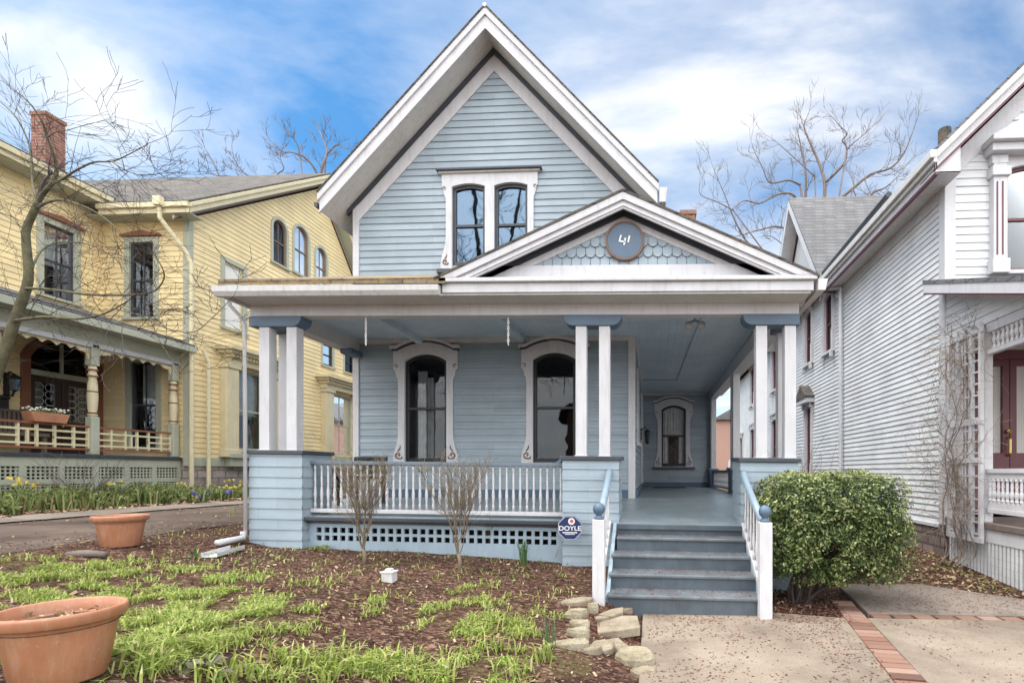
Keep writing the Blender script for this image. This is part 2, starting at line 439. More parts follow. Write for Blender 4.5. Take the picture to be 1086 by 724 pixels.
def window(house, T, x0, x1, z0, z1, rise=0, trim='white', sash='sash', glass='glass', tw=.1, sill=True, muntin=0, cur=None, warp=None,
           name='window', topw=None, sw=.045, out=.035, label=None, meet=.5):
    topw = tw if topw is None else topw
    w = MB()
    outer = [(x0-tw, z0), (x1+tw, z0)] + arcpts(x0-tw, x1+tw, z1+topw, rise*(x1-x0+2*tw)/(x1-x0), 10)
    inner = outline(x0, x1, z0, z1, rise)
    w.ring(T, inner[1:] + inner[:1], outer[1:] + outer[:1], -.02, out, close=False)
    if sill: w.box(x0-tw-.03, x1+tw+.03, -.02, out+.045, z0-.06, z0, T)
    W = w.build(name, M_[trim], house, bevel=.004, warp=warp)
    if label: W['label'] = label
    window_inner(W, T, x0, x1, z0, z1, rise, sash, glass, sw, muntin, cur, warp, meet)
    return W

def window_inner(W, T, x0, x1, z0, z1, rise=0, sash='sash', glass='glass', sw=.045, muntin=0, cur=None, warp=None, meet=.5):
    s = MB()
    a = outline(x0, x1, z0, z1, rise); b = outline(x0, x1, z0, z1, rise, sw, db=sw*1.4)
    s.ring(T, b, a, -.09, -.021)
    zm = z0+(z1-z0)*meet
    s.box(x0+sw, x1-sw, -.085, -.026, zm-.022, zm+.022, T)
    for i in range(muntin):
        x = x0+(x1-x0)*(i+1)/(muntin+1)
        s.box(x-.012, x+.012, -.07, -.04, z0+sw*1.4, zm-.022, T); s.box(x-.012, x+.012, -.07, -.04, zm+.022, z1-sw-rise*.1, T)
    s.build('sash', M_[sash], W, bevel=.003, warp=warp)
    g = MB(); o = outline(x0, x1, z0, z1, rise, sw*.8)
    g.poly([T(x, -.055, z) for x, z in o]); g.build('pane', M_[glass], W, warp=warp)
    if cur:
        # cloth hanging inside: list of (fraction x0, x1, z0, z1)
        c = MB()
        for (fa, fb, ga, gb) in cur:
            n = max(4, int((fb-fa)*(x1-x0)/.025)); xa = x0+(x1-x0)*fa; xb = x0+(x1-x0)*fb; za = z0+(z1-z0)*ga; zb = z0+(z1-z0)*gb
            for i in range(n):
                p = xa+(xb-xa)*i/n; q = xa+(xb-xa)*(i+1)/n
                d0 = -.16+.018*math.sin(i*1.9); d1 = -.16+.018*math.sin((i+1)*1.9)
                c.add([T(p, d0, za), T(q, d1, za), T(q, d1, zb), T(p, d0, zb)], [(0,1,2,3)])
        c.build('curtain', M_['curtain'], W, warp=warp)

def scrollpart(W, T, cx, cz, r, flip, warp=None):
    m = MB(); pts = []
    for i in range(15):
        a = i*.42; q = r*(1-i/16)
        pts.append(T(cx+flip*q*math.cos(a-1.2), .043, cz+q*math.sin(a-1.2)))
    m.tube(pts, .012, 5)
    m.tube([T(cx+flip*r*.36, .043, cz-r*.93), T(cx-flip*r*.9, .043, cz-r*1.05), T(cx-flip*r*1.2, .043, cz-r*.5)], .012, 5)
    m.tube([T(cx+flip*r*.2, .043, cz+r*1.1), T(cx-flip*r*.5, .043, cz+r*2.0), T(cx-flip*r*.55, .043, cz+r*2.9)], [.012,.011,.004], 5)
    m.build('scroll', M_['scroll'], W, warp=warp)

def hoodwindow(house, T, x0, x1, z0, z1, glass='glassdk', cur=None, sill=False, label=None):
    """tall window with scrolled legs, eared head and curved hood"""
    rise = .12; zs = z1-rise; c = (x0+x1)/2; half = (x1-x0)/2
    w = MB()
    prof = [(0, z0-.02), (.20, z0-.02), (.205, z0+.07), (.185, z0+.17), (.145, z0+.30), (.12, z0+.42), (.115, zs-.42), (.12, zs-.30), (.15, zs-.25), (.165, zs-.17), (.20, zs-.13), (.20, zs)]
    for sgn, xe in ((-1, x0), (1, x1)):
        pts = [(xe+sgn*d, z) for d, z in prof] + [(xe, zs)]
        w.prism(T, pts, -.02, .035)
    def hz(x):
        t = abs(x-c)/(half+.12)
        return z1+.06 + .135*max(0.0, 1-t*t)**.85
    xs = [x0-.20 + (x1-x0+.40)*i/20 for i in range(21)]
    top = [(x, hz(x)) for x in xs]
    arc = arcpts(x0, x1, z1, rise, 10)
    w.prism(T, top + [(x1+.2, zs+.001)] + arc + [(x0-.2, zs+.001)], -.02, .036)
    W = w.build('window', M_['white'], house, bevel=.004)
    if label: W['label'] = label
    xs = [x0-.245 + (x1-x0+.49)*i/40 for i in range(41)]
    h = MB(); h.ring(T, [(x, hz(x)+.028) for x in xs], [(x, hz(x)+.082) for x in xs], -.01, .09, close=False); h.build('hood', M_['white'], W, bevel=.004)
    h = MB(); h.ring(T, [(x, hz(x)+.002) for x in xs[1:-1]], [(x, hz(x)+.028) for x in xs[1:-1]], -.01, .07, close=False); h.build('hood_line', M_['dark'], W)
    for sgn, xe in ((-1, x0), (1, x1)):
        scrollpart(W, T, xe+sgn*.105, z0+.125, .058, sgn)
        m = MB(); m.tube([T(xe+sgn*(.15+.025*math.cos(a*.7)), .04, zs-.08+.025*math.sin(a*.7)) for a in range(8)], .007, 5); m.build('scroll', M_['scroll'], W)
    if sill:
        m = MB(); m.box(x0-.26, x1+.26, -.02, .10, z0-.075, z0-.022, T); m.build('sill', M_['dark'], W, bevel=.004)
    window_inner(W, T, x0, x1, z0, z1, rise, 'sash', glass, .05, 0, cur)
    return W

BAL = [(.012,0), (.017,.0), (.017,.07), (.010,.085), (.014,.11), (.021,.2), (.014,.29), (.010,.31), (.016,.325), (.010,.34), (.015,.40), (.011,.5), (.010,.53), (.017,.545), (.017,.6), (.012,.6)]
def balprof(h, k=1.0): return [(r*k, z/.6*h) for r, z in BAL]
# ------------------------------------------------------------------ camera, light, sky
PXF, U0, VH, ZC, YAW = 540.0, 663.7, 500.0, 1.46, math.radians(3)
cam = bpy.data.cameras.new('camera'); camo = bpy.data.objects.new('camera', cam); COL.objects.link(camo)
cam.sensor_width = 36; cam.lens = 36*PXF/1086; cam.shift_x = (543-U0)/1086; cam.shift_y = (VH-362)/1086
cam.clip_start = .05; cam.clip_end = 2000
camo.location = (0, 0, ZC); camo.rotation_euler = (PI/2, 0, YAW)
scene.camera = camo
_c, _s = math.cos(YAW), math.sin(YAW)
def ray(u, v):
    a = (u-U0)/PXF; b = (VH-v)/PXF
    return (a*_c-_s, a*_s+_c, b)
def atY(u, v, Y):
    r = ray(u, v); t = Y/r[1]; return Vector((t*r[0], Y, ZC+t*r[2]))

def lerp(a, b, t): return a+(b-a)*max(0, min(1, t))
def interp(x, xs, ys):
    if x <= xs[0]: return ys[0]
    for i in range(len(xs)-1):
        if x <= xs[i+1]: return ys[i]+(ys[i+1]-ys[i])*(x-xs[i])/(xs[i+1]-xs[i])
    return ys[-1]
LX = [-60, -16, -11.2, -8.8, -6.3, -5.8, -5.1, -4.5, -2.85, -1.1, -.62, -.3, -.1]
LZ = [1.1, 1.0, .88, .76, .66, .62, .50, .445, .395, .275, .19, .03, -.04]
def H0(x, y):
    if x < -.1:
        z = interp(x, LX, LZ)
        if x > -2.8:                                    # the bed falls towards the street beside the walk
            z *= lerp(1, lerp(.35, 1, (y-3.0)/3.2), (x+2.8)/1.5)
        if x > -1.2 and y > 5.3: z = lerp(z, .27, (y-5.3)/.8) if x < -.45 else z
        return z
    if x > 3.2 or y > 6.4:
        return lerp(-.04, .16, (y-6.2)/2.5)
    return -.04
def H(x, y):
    z = H0(x, y) + .075*math.exp(-((x+3.3)**2+(y-2.0)**2)/1.2)
    if -8.8 < x < -6.2 or x > -.3: amp = .004
    else: amp = .022
    return z + amp*noise.noise(Vector((x*1.7, y*1.7, 3.1))) + amp*.5*noise.noise(Vector((x*5, y*5, 7.7)))
def ground_at(u, v):
    r = ray(u, v); t = .5
    while t < 60:
        x, y, z = t*r[0], t*r[1], ZC+t*r[2]
        if z <= H(x, y): return Vector((x, y, H(x, y)))
        t += .02
    return Vector((t*r[0], t*r[1], .5))

# lawn patches: (x, y, rx, ry, density)
LAWN = []
for u, v, ru, rv, d in [(60,606,110,18,1.0),(150,632,130,22,.9),(200,612,90,14,.7),(480,655,110,16,.7),(420,716,150,12,.9),(600,702,40,22,1.0),(60,612,110,20,.8),(150,600,60,14,.5),(230,655,120,24,1.0),(150,700,80,40,1.0),(310,655,48,12,.8),(445,655,62,11,.85),(520,665,60,15,.95),(505,632,45,12,.7),
                        (330,620,26,7,.5),(300,712,55,18,.7),(420,712,90,16,.85),(540,705,70,22,.9),(610,705,24,20,.95),(580,655,40,10,.6),(20,640,60,20,.8),(690,590,1,1,0),(352,580,40,5,.6),(290,576,40,5,.4)]:
    p = ground_at(u, v); q = ground_at(u+ru, v); w_ = ground_at(u, max(560, v-rv))
    LAWN.append((p.x, p.y, max(.08, abs(q.x-p.x)), max(.12, abs(w_.y-p.y)), d))
def lawn(x, y):
    s = 0
    for (cx, cy, rx, ry, d) in LAWN:
        e = ((x-cx)/rx)**2 + ((y-cy)/ry)**2
        if e < 1.6: s = max(s, d*(1-max(0, e-.5)/1.1))
    if y < 2.2 and x < -.6: s = max(s, .7)
    return s

def axis(segs):
    r = []
    for a, b, st in segs:
        k = max(1, round((b-a)/st)); r += [a+(b-a)*i/k for i in range(k)]
    return r + [segs[-1][1]]
gx = axis([(-300,-60,60), (-60,-16,4), (-16,-9,.4), (-9,-5.8,.4), (-5.8,2.4,.075), (2.4,6,.2), (6,30,4), (30,300,60)])
gy = axis([(-60,-4,8), (-4,1.6,.4), (1.6,7,.08), (7,14,.35), (14,40,3), (40,400,60)])
m = MB(); nx = len(gx)
m.v = [(x, y, H(x, y)) for y in gy for x in gx]
m.f = [(j*nx+i, j*nx+i+1, (j+1)*nx+i+1, (j+1)*nx+i) for j in range(len(gy)-1) for i in range(nx-1)]
m.m = [0]*len(m.f)
gnd = m.build('ground', M_['ground'], smooth=True, recalc=False); tag(gnd, kind='structure')
at = gnd.data.attributes.new('lawn', 'FLOAT', 'POINT')
at.data.foreach_set('value', [.52*lawn(p[0], p[1]) if -8 < p[0] < 1 and p[1] < 9 else (.6 if abs(p[0]) > 16 or p[1] > 20 else 0.0) for p in m.v])

SKYOFF = (10.46, 14.83, 0)
sun_dir = Vector((-.36, -.05, .93)).normalized()
sl = bpy.data.lights.new('sun', 'SUN'); sl.energy = 1.35; sl.angle = math.radians(22); sl.color = (1, .95, .88)
so = bpy.data.objects.new('sun', sl); COL.objects.link(so); so.location = (20, 0, 30)
so.rotation_euler = (-sun_dir).to_track_quat('-Z', 'Y').to_euler()

wd = bpy.data.worlds.new('World'); scene.world = wd; wd.use_nodes = True
nt = wd.node_tree; g = N(nt); bg = nt.nodes['Background']
sky = g.n('ShaderNodeTexSky'); sky.sky_type = 'NISHITA'; sky.sun_disc = False
sky.sun_elevation = math.asin(sun_dir.z); sky.sun_rotation = math.atan2(sun_dir.x, sun_dir.y); sky.dust_density = .6; sky.ozone_density = 2.0
tc = g.n('ShaderNodeTexCoord').outputs['Generated']
tr_ = g.mapping(tc, rot=(0, 0, math.radians(-9)))
sx = g.n('ShaderNodeSeparateXYZ'); g.l(tr_, sx.inputs[0])
zz = g.math('ADD', g.math('MAXIMUM', sx.outputs[2], 0.0), .22)
cv = g.n('ShaderNodeCombineXYZ'); g.l(g.math('DIVIDE', sx.outputs[0], zz), cv.inputs[0]); g.l(g.math('DIVIDE', sx.outputs[1], zz), cv.inputs[1])
mp = g.mapping(cv.outputs[0], (.85, 1.5, 1), SKYOFF, (0, 0, .5))
nzn = g.n('ShaderNodeTexNoise', Scale=1.25, Detail=10.0, Roughness=.55, Distortion=.35); g.l(mp, nzn.inputs['Vector'])
nz = nzn.outputs['Fac']
mask = g.ramp(nz, [(.40, 0.04), (.54, .45), (.63, .88), (.74, 1.0)])
haze = g.ramp(sx.outputs[2], [(0.0, .85), (.22, .38), (.42, .04)])
# added bright sky overhead and behind camera, out of frame, lights facade and porch
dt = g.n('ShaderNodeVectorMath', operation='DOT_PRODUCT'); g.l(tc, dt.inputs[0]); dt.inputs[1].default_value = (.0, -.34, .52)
fill_glow = g.math('MULTIPLY', g.math('MAXIMUM', g.math('ADD', dt.outputs['Value'], .26), 0.0), g.ramp(sx.outputs[1], [(0.0, 1.0), (.12, .85), (.48, 0.0)]))
fill_gain = g.math('ADD', 1.0, g.math('MULTIPLY', fill_glow, 2.45))
_r = g.ramp(g.noise(g.mapping(cv.outputs[0], (1, 1.3, 1), (SKYOFF[0]+.05, SKYOFF[1]+.06, 0), (0, 0, .5)), 1.7, 7, .6), [(.32, (.80, .87, .94)), (.60, (1.0, .99, .98))])
shade = g.n('ShaderNodeVectorMath', operation='SCALE'); g.l(_r, shade.inputs[0]); shade.inputs['Scale'].default_value = 4.3
blue = g.mix(1.0, sky.outputs[0], (.19, .52, .68), 'MULTIPLY')
fac = g.math('MAXIMUM', g.math('MAXIMUM', mask, haze), g.math('MINIMUM', g.math('MULTIPLY', fill_glow, 2.2), 1.0))
fin = g.n('ShaderNodeVectorMath', operation='SCALE'); g.l(g.mix(fac, blue, shade.outputs[0]), fin.inputs[0]); g.l(fill_gain, fin.inputs['Scale'])
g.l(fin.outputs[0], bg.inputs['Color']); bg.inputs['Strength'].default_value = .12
scene.view_settings.view_transform = 'Standard'; scene.view_settings.look = 'None'; scene.view_settings.exposure = 1.28; scene.view_settings.gamma = 1
scene.cycles.diffuse_bounces = 6; scene.cycles.max_bounces = 12; scene.cycles.transparent_max_bounces = 12

# ------------------------------------------------------------------ walk, driveway, brick bands
def slab(name, pts, z, mname, thick=.06):
    m = MB(); m.prism(lambda x, o, zz: (x, zz, z-o), [(p[0], p[1]) for p in pts], 0, thick)
    return tag(m.build(name, M_[mname], bevel=.006), kind='structure')
slab('walkway', [(-.09, 2.0), (1.43, 2.0), (1.675, 3.6), (1.92, 5.20), (1.30, 5.36), (-.1, 5.36)], .0, 'concrete')
slab('walkway', [(1.655, 2.0), (6.0, 2.0), (6.0, 5.15), (2.145, 5.20), (1.90, 3.6)], .004, 'concrete')
slab('walkway', [(2.22, 5.37), (6.0, 5.32), (4.75, 5.55), (3.1, 7.15), (2.45, 7.2)], .006, 'concrete2')
def bricks(name, a, b, w, n, z):
    m = MB(); a = Vector((*a, 0)); b = Vector((*b, 0)); d = (b-a)/n; sd = Vector((-d.y, d.x, 0)).normalized()*w
    for i in range(n):
        p = a+d*(i+.09); q = a+d*(i+.91); dz = R.uniform(-.004, .004)
        vs = [(v.x, v.y, z+dz) for v in (p, q, q-sd, p-sd)]
        m.add(vs + [(x, y, z-.06) for x, y, _ in vs], [(0,1,2,3), (0,4,5,1), (1,5,6,2), (2,6,7,3), (3,7,4,0)])
    return tag(m.build(name, M_['bandbrick'], bevel=.006), kind='structure')
bricks('brick_border', (1.436, 2.0), (2.03, 5.9), .215, 37, .004)
bricks('brick_border', (2.20, 5.35), (6.0, 5.30), .13, 18, .003)
# driveway follows the ground
def strip(name, xa, xb, ya, yb, lift, mname, n=6, st=.4):
    xs = [xa+(xb-xa)*i/n for i in range(n+1)]; ys = axis([(ya, 16, st), (16, yb, 3)])
    m = MB(); m.v = [(x + .06*noise.noise(Vector((y*.9, x, 0)))*(i in (0, n)), y, H(x, y)+lift) for y in ys for i, x in enumerate(xs)]
    m.f = [(j*(n+1)+i, j*(n+1)+i+1, (j+1)*(n+1)+i+1, (j+1)*(n+1)+i) for j in range(len(ys)-1) for i in range(n)]; m.m = [0]*len(m.f)
    return tag(m.build(name, M_[mname], smooth=True, recalc=False), kind='structure')
strip('driveway', -8.75, -6.3, -3, 40, .006, 'asphalt')
strip('driveway_gutter', -9.35, -8.72, -3, 40, .026, 'concrete2', 2)

# ------------------------------------------------------------------ the blue house
YW, YP, YB = 8.55, 6.42, 14.75
XL, XR = -5.16, -.30
house = thing('clapboard_house', (-2.7, 8.55, .3), 'pale blue clapboard house with steep front gable, columned front porch and slate blue steps', 'house')
def sag(p):
    """the old porch leans down to the right; the lean dies out at the house wall"""
    x, y, z = p
    return (x, y, z - .0120*(x+5.0)*max(0, min(1, (8.5-y)/2.0)))
AX, AZ, SL = -2.69, 8.545, 1.047
FW = facing((0, YW, 0), '-Y')
# front wall
W1 = (-4.245, -3.516, 1.62, 3.47); W2 = (-2.02, -1.295, 1.62, 3.47)
GW1 = (-3.418, -2.846, 4.98, 6.36); GW2 = (-2.685, -2.113, 4.98, 6.36)
m = MB()
clapboard(m, FW, 1.16, 3.75, .115, XL+.05, XR-.05, holes(*W1, .12) + holes(*W2, .12))
ins = lambda z: max(XL+.05, AX-(AZ-.25-z)/SL)
inr = lambda z: min(XR-.05, AX+(AZ-.25-z)/SL)
clapboard(m, FW, 4.35, 8.34, .115, ins, inr, [GW1, GW2])
m.build('wall', M_['blue'], house, recalc=False)
m = MB(); m.box(XL, XR, YW-.022, YW, .98, 1.16); m.build('baseboard', M_['navy'], house, bevel=.004)
m = MB(); m.box(XL, XL+.105, YW-.035, YW+.12, .9, 6.05); m.build('corner_board', M_['white'], house, bevel=.004)
m = MB(); m.box(XR-.105, XR+.012, YW-.035, YW+.10, 1.0, 3.72); m.build('corner_board', M_['white'], house, bevel=.004)
# side walls and the unseen back
m = MB()
SW = facing((XR, 0, 0), '+X')
DOOR = (12.95, 13.85, 1.02, 3.35)
clapboard(m, SW, 1.16, 3.75, .115, YW+.1, YB, [DOOR, (9.5, 10.3, 2.0, 3.3)])
LWALL = facing((XL, 0, 0), '-X')
clapboard(m, LWALL, .6, 6.1, .115, -20, -(YW+.12))
m.build('wall', M_['blue'], house, recalc=False)
m = MB(); m.box(XL, XR, 20, 20.05, .3, 6); m.box(XR-.02, XR-.01, YW, 20, 3.75, 6.0); m.box(XL+.03, XL+.04, YW+.1, 20, .3, .6)
m.box(XL+.02, XR-.02, YW+.05, 20, .95, 1.0)
m.box(XL+.02, XR-.02, YW+.05, 20, 3.78, 3.82)
m.add([(XL, 20, 5.9), (XR, 20, 5.9), (AX, 20, 8.6)], [(0, 1, 2)])
m.box(XL+.05, XR-.05, 11.8, 11.85, 1.0, 3.78); m.box(XL+.05, XR-.05, 11.8, 11.85, 3.82, 8.0)
m.build('inner_shell', M_['gloom'], house)
m = MB(); m.box(XR, XR+.05, YW+.1, YB, .99, 1.16); m.build('baseboard', M_['navy'], house)
m = MB(); m.box(XR+.05, 1.78, YB-.03, YB, .99, 1.16); m.build('baseboard', M_['navy'], house)
# side door and small side window
D = MB(); D.ring(SW, outline(DOOR[0], DOOR[1], DOOR[2], DOOR[3]), outline(DOOR[0]-.1, DOOR[1]+.1, DOOR[2], DOOR[3]+.1), -.03, .045); Dd = D.build('door', M_['white'], house, bevel=.004)
D = MB(); D.box(DOOR[0], DOOR[1], -.1, -.05, DOOR[2], DOOR[3], SW); D.build('door_leaf', M_['dark'], Dd)
D = MB(); D.tube([SW(13.75, -.05, 2.0), SW(13.75, .03, 2.0), SW(13.72, .03, 2.0), SW(13.66, .03, 2.0)], .014, 6); D.build('handle', M_['brass'], Dd)
window(house, SW, 9.5, 10.3, 2.0, 3.3, 0)
# wing wall at the end of the side porch
BW = facing((0, YB, 0), '-Y'); W3 = (.262, .958, 1.615, 3.37)
m = MB(); clapboard(m, BW, 1.16, 3.75, .115, XR, 1.80, holes(*W3, .12)); m.build('wall', M_['blue'], house, recalc=False)
m = MB(); m.box(XR, 1.8, 18, 18.05, 0, 4.3); m.box(XR, 1.8, YB+.05, 18, 3.78, 3.82); m.box(XR, 1.8, YB+.05, 18, .93, .98); m.box(1.76, 1.79, YB+.02, 18, .2, 4.2); m.build('inner_shell', M_['gloom'], house)
m = MB(); clapboard(m, facing((1.81, 0, 0), '+X'), .3, 4.0, .115, YB, 18); m.build('wall', M_['blue'], house, recalc=False)
hoodwindow(house, FW, *W1, cur=[(.2,.42,0,.86), (.44,.60,0,.80)], label='porch window with pale drapes hanging inside')
hoodwindow(house, FW, *W2)
hoodwindow(house, BW, *W3, glass='glassback', sill=True, cur=[(0, 1, .52, 1), (0, .28, .05, .5), (.72, 1, .05, .5)])
# gable double window
m = MB()
za, zb = 4.9, 6.53
for sgn, xe in ((-1, GW1[0]), (1, GW2[1])):
    prof = [(0, za), (.20, za), (.2, za+.1), (.17, za+.25), (.12, za+.42), (.105, za+.6), (.105, zb-.42), (.13, zb-.36), (.15, zb-.26), (.175, zb-.2), (.175, zb)]
    m.prism(FW, [(xe+sgn*d, z) for d, z in prof] + [(xe, zb)], -.02, .04)
m.box(GW1[1], GW2[0], -.02, .042, za, zb, FW)
for g_ in (GW1, GW2):
    m.prism(FW, [(g_[0], zb)] + [(g_[0], g_[3]-.05)] + arcpts(*g_[:2], g_[3], .05)[::-1] + [(g_[1], zb)], -.02, .041)
GWo = m.build('window', M_['white'], house, bevel=.004); GWo['label'] = 'paired gable window with white scrolled surround'
m = MB(); m.box(GW1[0]-.25, GW2[1]+.25, -.02, .12, zb+.028, zb+.062, FW); m.build('cap', M_['dark'], GWo, bevel=.004)
m = MB(); m.box(GW1[0]-.22, GW2[1]+.22, -.02, .08, zb, zb+.028, FW); m.build('cap_moulding', M_['cream'], GWo, bevel=.004)
m = MB(); m.box(GW1[0]-.24, GW2[1]+.2, -.02, .1, za-.07, za, FW); m.build('sill', M_['dark'], GWo, bevel=.004)
for g_ in (GW1, GW2): window_inner(GWo, FW, *g_, .05, 'dark', 'glassup', .05)
scrollpart(GWo, FW, GW1[0]-.11, za+.14, .045, -1)
for sgn, xe in ((-1, GW1[0]), (1, GW2[1])):
    q = MB(); q.tube([FW(xe+sgn*(.13+.022*math.cos(a*.7)), .046, zb-.24+.022*math.sin(a*.7)) for a in range(8)], .006, 5); q.build('scroll', M_['scroll'], GWo)
# gable trim: white frieze band, dark line
YR = 8.08; XE = -5.46; XE2 = .08
def rk(o0, o1, d0, d1, name, mat, xa=None, xb=None, T=FW):
    xa = XL if xa is None else xa; xb = XR if xb is None else xb
    q = MB()
    lo = [(xa, AZ-d1-SL*abs(xa-AX)), (AX, AZ-d1), (xb, AZ-d1-SL*abs(xb-AX))]
    hi = [(xa, AZ-d0-SL*abs(xa-AX)), (AX, AZ-d0), (xb, AZ-d0-SL*abs(xb-AX))]
    q.ring(T, lo, hi, o0, o1, close=False)
    return q.build(name, M_[mat], house, bevel=.003)
rk(0, .028, .0, .28, 'gable_frieze', 'white')
rk(.0, .06, -.095, -.0005, 'gable_line', 'dark', XL-.09, XR+.06)
# roof: soffit, fascia, shingles
YE = 20.3
def slope_slab(name, mat, side, x_out, d_top, d_bot, y0, y1):
    q = MB()
    zt = lambda x: AZ-d_top-SL*abs(x-AX); zb_ = lambda x: AZ-d_bot-SL*abs(x-AX)
    vs = []
    for y in (y0, y1):
        vs += [(AX, y, zt(AX)), (x_out, y, zt(x_out)), (x_out, y, zb_(x_out)), (AX, y, zb_(AX))]
    q.add(vs, [(0,1,2,3), (4,5,6,7), (0,1,5,4), (1,2,6,5), (2,3,7,6), (3,0,4,7)])
    return q.build(name, M_[mat], house)
for x_out in (XE, XE2):
    slope_slab('soffit', 'cream', 0, x_out, -.13, -.0955, YR+.03, YE)
    slope_slab('roof', 'roofdark', 0, x_out + (.02 if x_out > AX else -.02), -.42, -.391, YR-.045, YE)
    slope_slab('roof_deck', 'cream', 0, x_out, -.39, -.1305, YR+.032, YE)
rf = facing((0, YR, 0), '-Y')
rk(-.03, .0, -.27, -.06, 'rake_board', 'white', XE, XE2, rf)
rk(-.03, .03, -.39, -.2705, 'rake_crown', 'white', XE-.02, XE2+.02, rf)
rk(.0, .018, -.095, -.05, 'rake_bead', 'white', XE, XE2, rf)
q = MB(); q.tube([(AX, YR-.05, AZ+.40), (AX, YE, AZ+.40)], .035, 8); q.build('ridge_cap', M_['metal'], house)
# eave returns and gutters

q = MB()
q.prism(lambda x, o, z: (x, YR-.02+o, z), [(XE2+.03, 5.72), (XE2+.13, 5.72), (XE2+.15, 5.95), (XE2+.03, 5.95)], 0, YE-YR); q.build('gutter', M_['cream'], house)
q = MB(); q.prism(lambda x, o, z: (x, YR-.02+o, z), [(XE-.022, 5.80), (XE-.07, 5.80), (XE-.085, 5.87), (XE-.022, 5.87)], 0, YE-YR); q.build('gutter', M_['dark'], house)
q = MB(); q.box(.9, 1.35, 16.2, 16.65, 3.8, 9.75); q.box(.86, 1.39, 16.16, 16.69, 9.60, 9.72); q.build('chimney', M_['brick'], house)

# ------------------------------------------------------------------ the porch
RY = 6.60                                                # railing line
def zfl(y): return lerp(.866, 1.018, (y-6.3)/2.2)
q = MB(); vs = []
ys = [6.5, 6.9, 7.5, 8.1, 8.5, 11, 14.74]
bl = [(XL-.02, 1.72)]*5 + [(XR, 1.72)]*2
for i, y in enumerate(ys): vs += [(XL-.02, y, zfl(y)), (1.74, y, zfl(y)), (XL-.02, y, zfl(y)-.04), (1.74, y, zfl(y)-.04)]
for i in range(len(ys)-1):
    a = 4*i; q.add([vs[a], vs[a+1], vs[a+5], vs[a+4]], [(0,1,2,3)]); q.add([vs[a+2], vs[a+3], vs[a+7], vs[a+6]], [(0,1,2,3)])
q.add(vs[:4], [(0,1,3,2)])
for z_ in (0, -.04): q.add([(-.427, 6.34, .866+z_), (1.099, 6.34, .866+z_), (1.099, 6.5, zfl(6.5)+z_), (-.427, 6.5, zfl(6.5)+z_)], [(0,1,2,3)])
q.build('porch_floor', M_['floor'], house, warp=sag, recalc=False)
q = MB(); q.box(-4.57, -1.138, 6.44, 6.50, .826, .872); q.box(-4.57, -1.138, 6.50, 6.54, .79, .826); q.build('floor_edge', M_['dark'], house, warp=sag, bevel=.006)
# ceiling with boards
q = MB(); n = 56
for i in range(n):
    x = XL + (1.75-XL)*i/n; w_ = (1.75-XL)/n; y1 = YB if x > XR-.05 else YW
    q.box(x+.0012, x+w_-.0012, 6.55, y1, 3.735, 3.755)
q.box(XL, 1.75, 6.55, YW, 3.757, 3.77); q.box(XR, 1.75, YW, YB, 3.757, 3.77)
q.build('porch_ceiling', M_['ceil'], house)
q = MB()
q.box(XL, XR, YW-.05, YW-.0005, 3.66, 3.734); q.box(XR+.001, XR+.04, YW+.1, YB, 3.67, 3.734); q.box(XR+.04, 1.6, YB-.05, YB-.0005, 3.67, 3.734)
q.build('ceiling_moulding', M_['cream'], house, bevel=.004)
for x in (-4.0, -2.25):
    q = MB(); q.box(x, x+.09, 6.62, YW-.05, 3.64, 3.734); q.build('ceiling_beam', M_['ceil'], house)
# beams
q = MB(); q.box(-5.30, 1.82, 6.44, 6.60, 3.505, 3.78)
q.build('porch_beam', M_['white'], house, warp=sag, bevel=.005)
q = MB(); q.box(-5.28, -5.06, 6.60, YW-.02, 3.505, 3.76); q.build('porch_beam', M_['cream'], house, bevel=.005)
q = MB(); q.box(1.62, 1.80, 6.60, 14.9, 3.505, 3.76); q.build('porch_beam', M_['white'], house, warp=sag, bevel=.005)
q = MB(); q.box(-5.2, -4.98, YW-.35, YW-.02, 3.42, 3.52); q.build('beam_bracket', M_['navy'], house, bevel=.03)

# pedestals
def pedestal(x0, x1, y0, y1, zb, zt=1.655, right_open=True):
    q = MB()
    cr = .137
    for (T, a, b) in ((facing((0, y0, 0), '-Y'), x0, x1), (facing((x1, 0, 0), '+X'), y0, y1), (facing((x0, 0, 0), '-X'), -y1, -y0)):
        clapboard(q, T, zb, zt, cr, a-.006, b+.006, lap=.012)
    q.box(x0+.01, x1-.01, y0+.01, y1, zb-.3, zt-.002)
    P = q.build('pedestal', M_['blueped'], house, warp=sag, recalc=False)
    q = MB(); q.box(x0-.03, x1+.035, y0-.04, y1+.03, zt, zt+.052); q.build('cap', M_['dark'], P, warp=sag, bevel=.008)
    return P
pedestal(-5.28, -4.57, YP, 7.02, .43, 1.69)
pedestal(-1.137, -.428, YP, 7.02, .31)
pedestal(1.10, 1.80, YP, 7.02, .17)
for y in (10.45, 14.3):
    q = MB(); q.box(1.62, 1.80, y, y+.42, .4, 1.5); P = q.build('pedestal', M_['blueflat'], house, bevel=.004)
    q = MB(); q.box(1.60, 1.625, y-.02, y+.44, 1.0, 1.5); q.box(1.60, 1.82, y-.03, y, 1.0, 1.5); q.build('corner_board', M_['navy'], P)
    q = MB(); q.box(1.56, 1.84, y-.05, y+.46, 1.5, 1.545); q.build('cap', M_['navy'], P, bevel=.006)
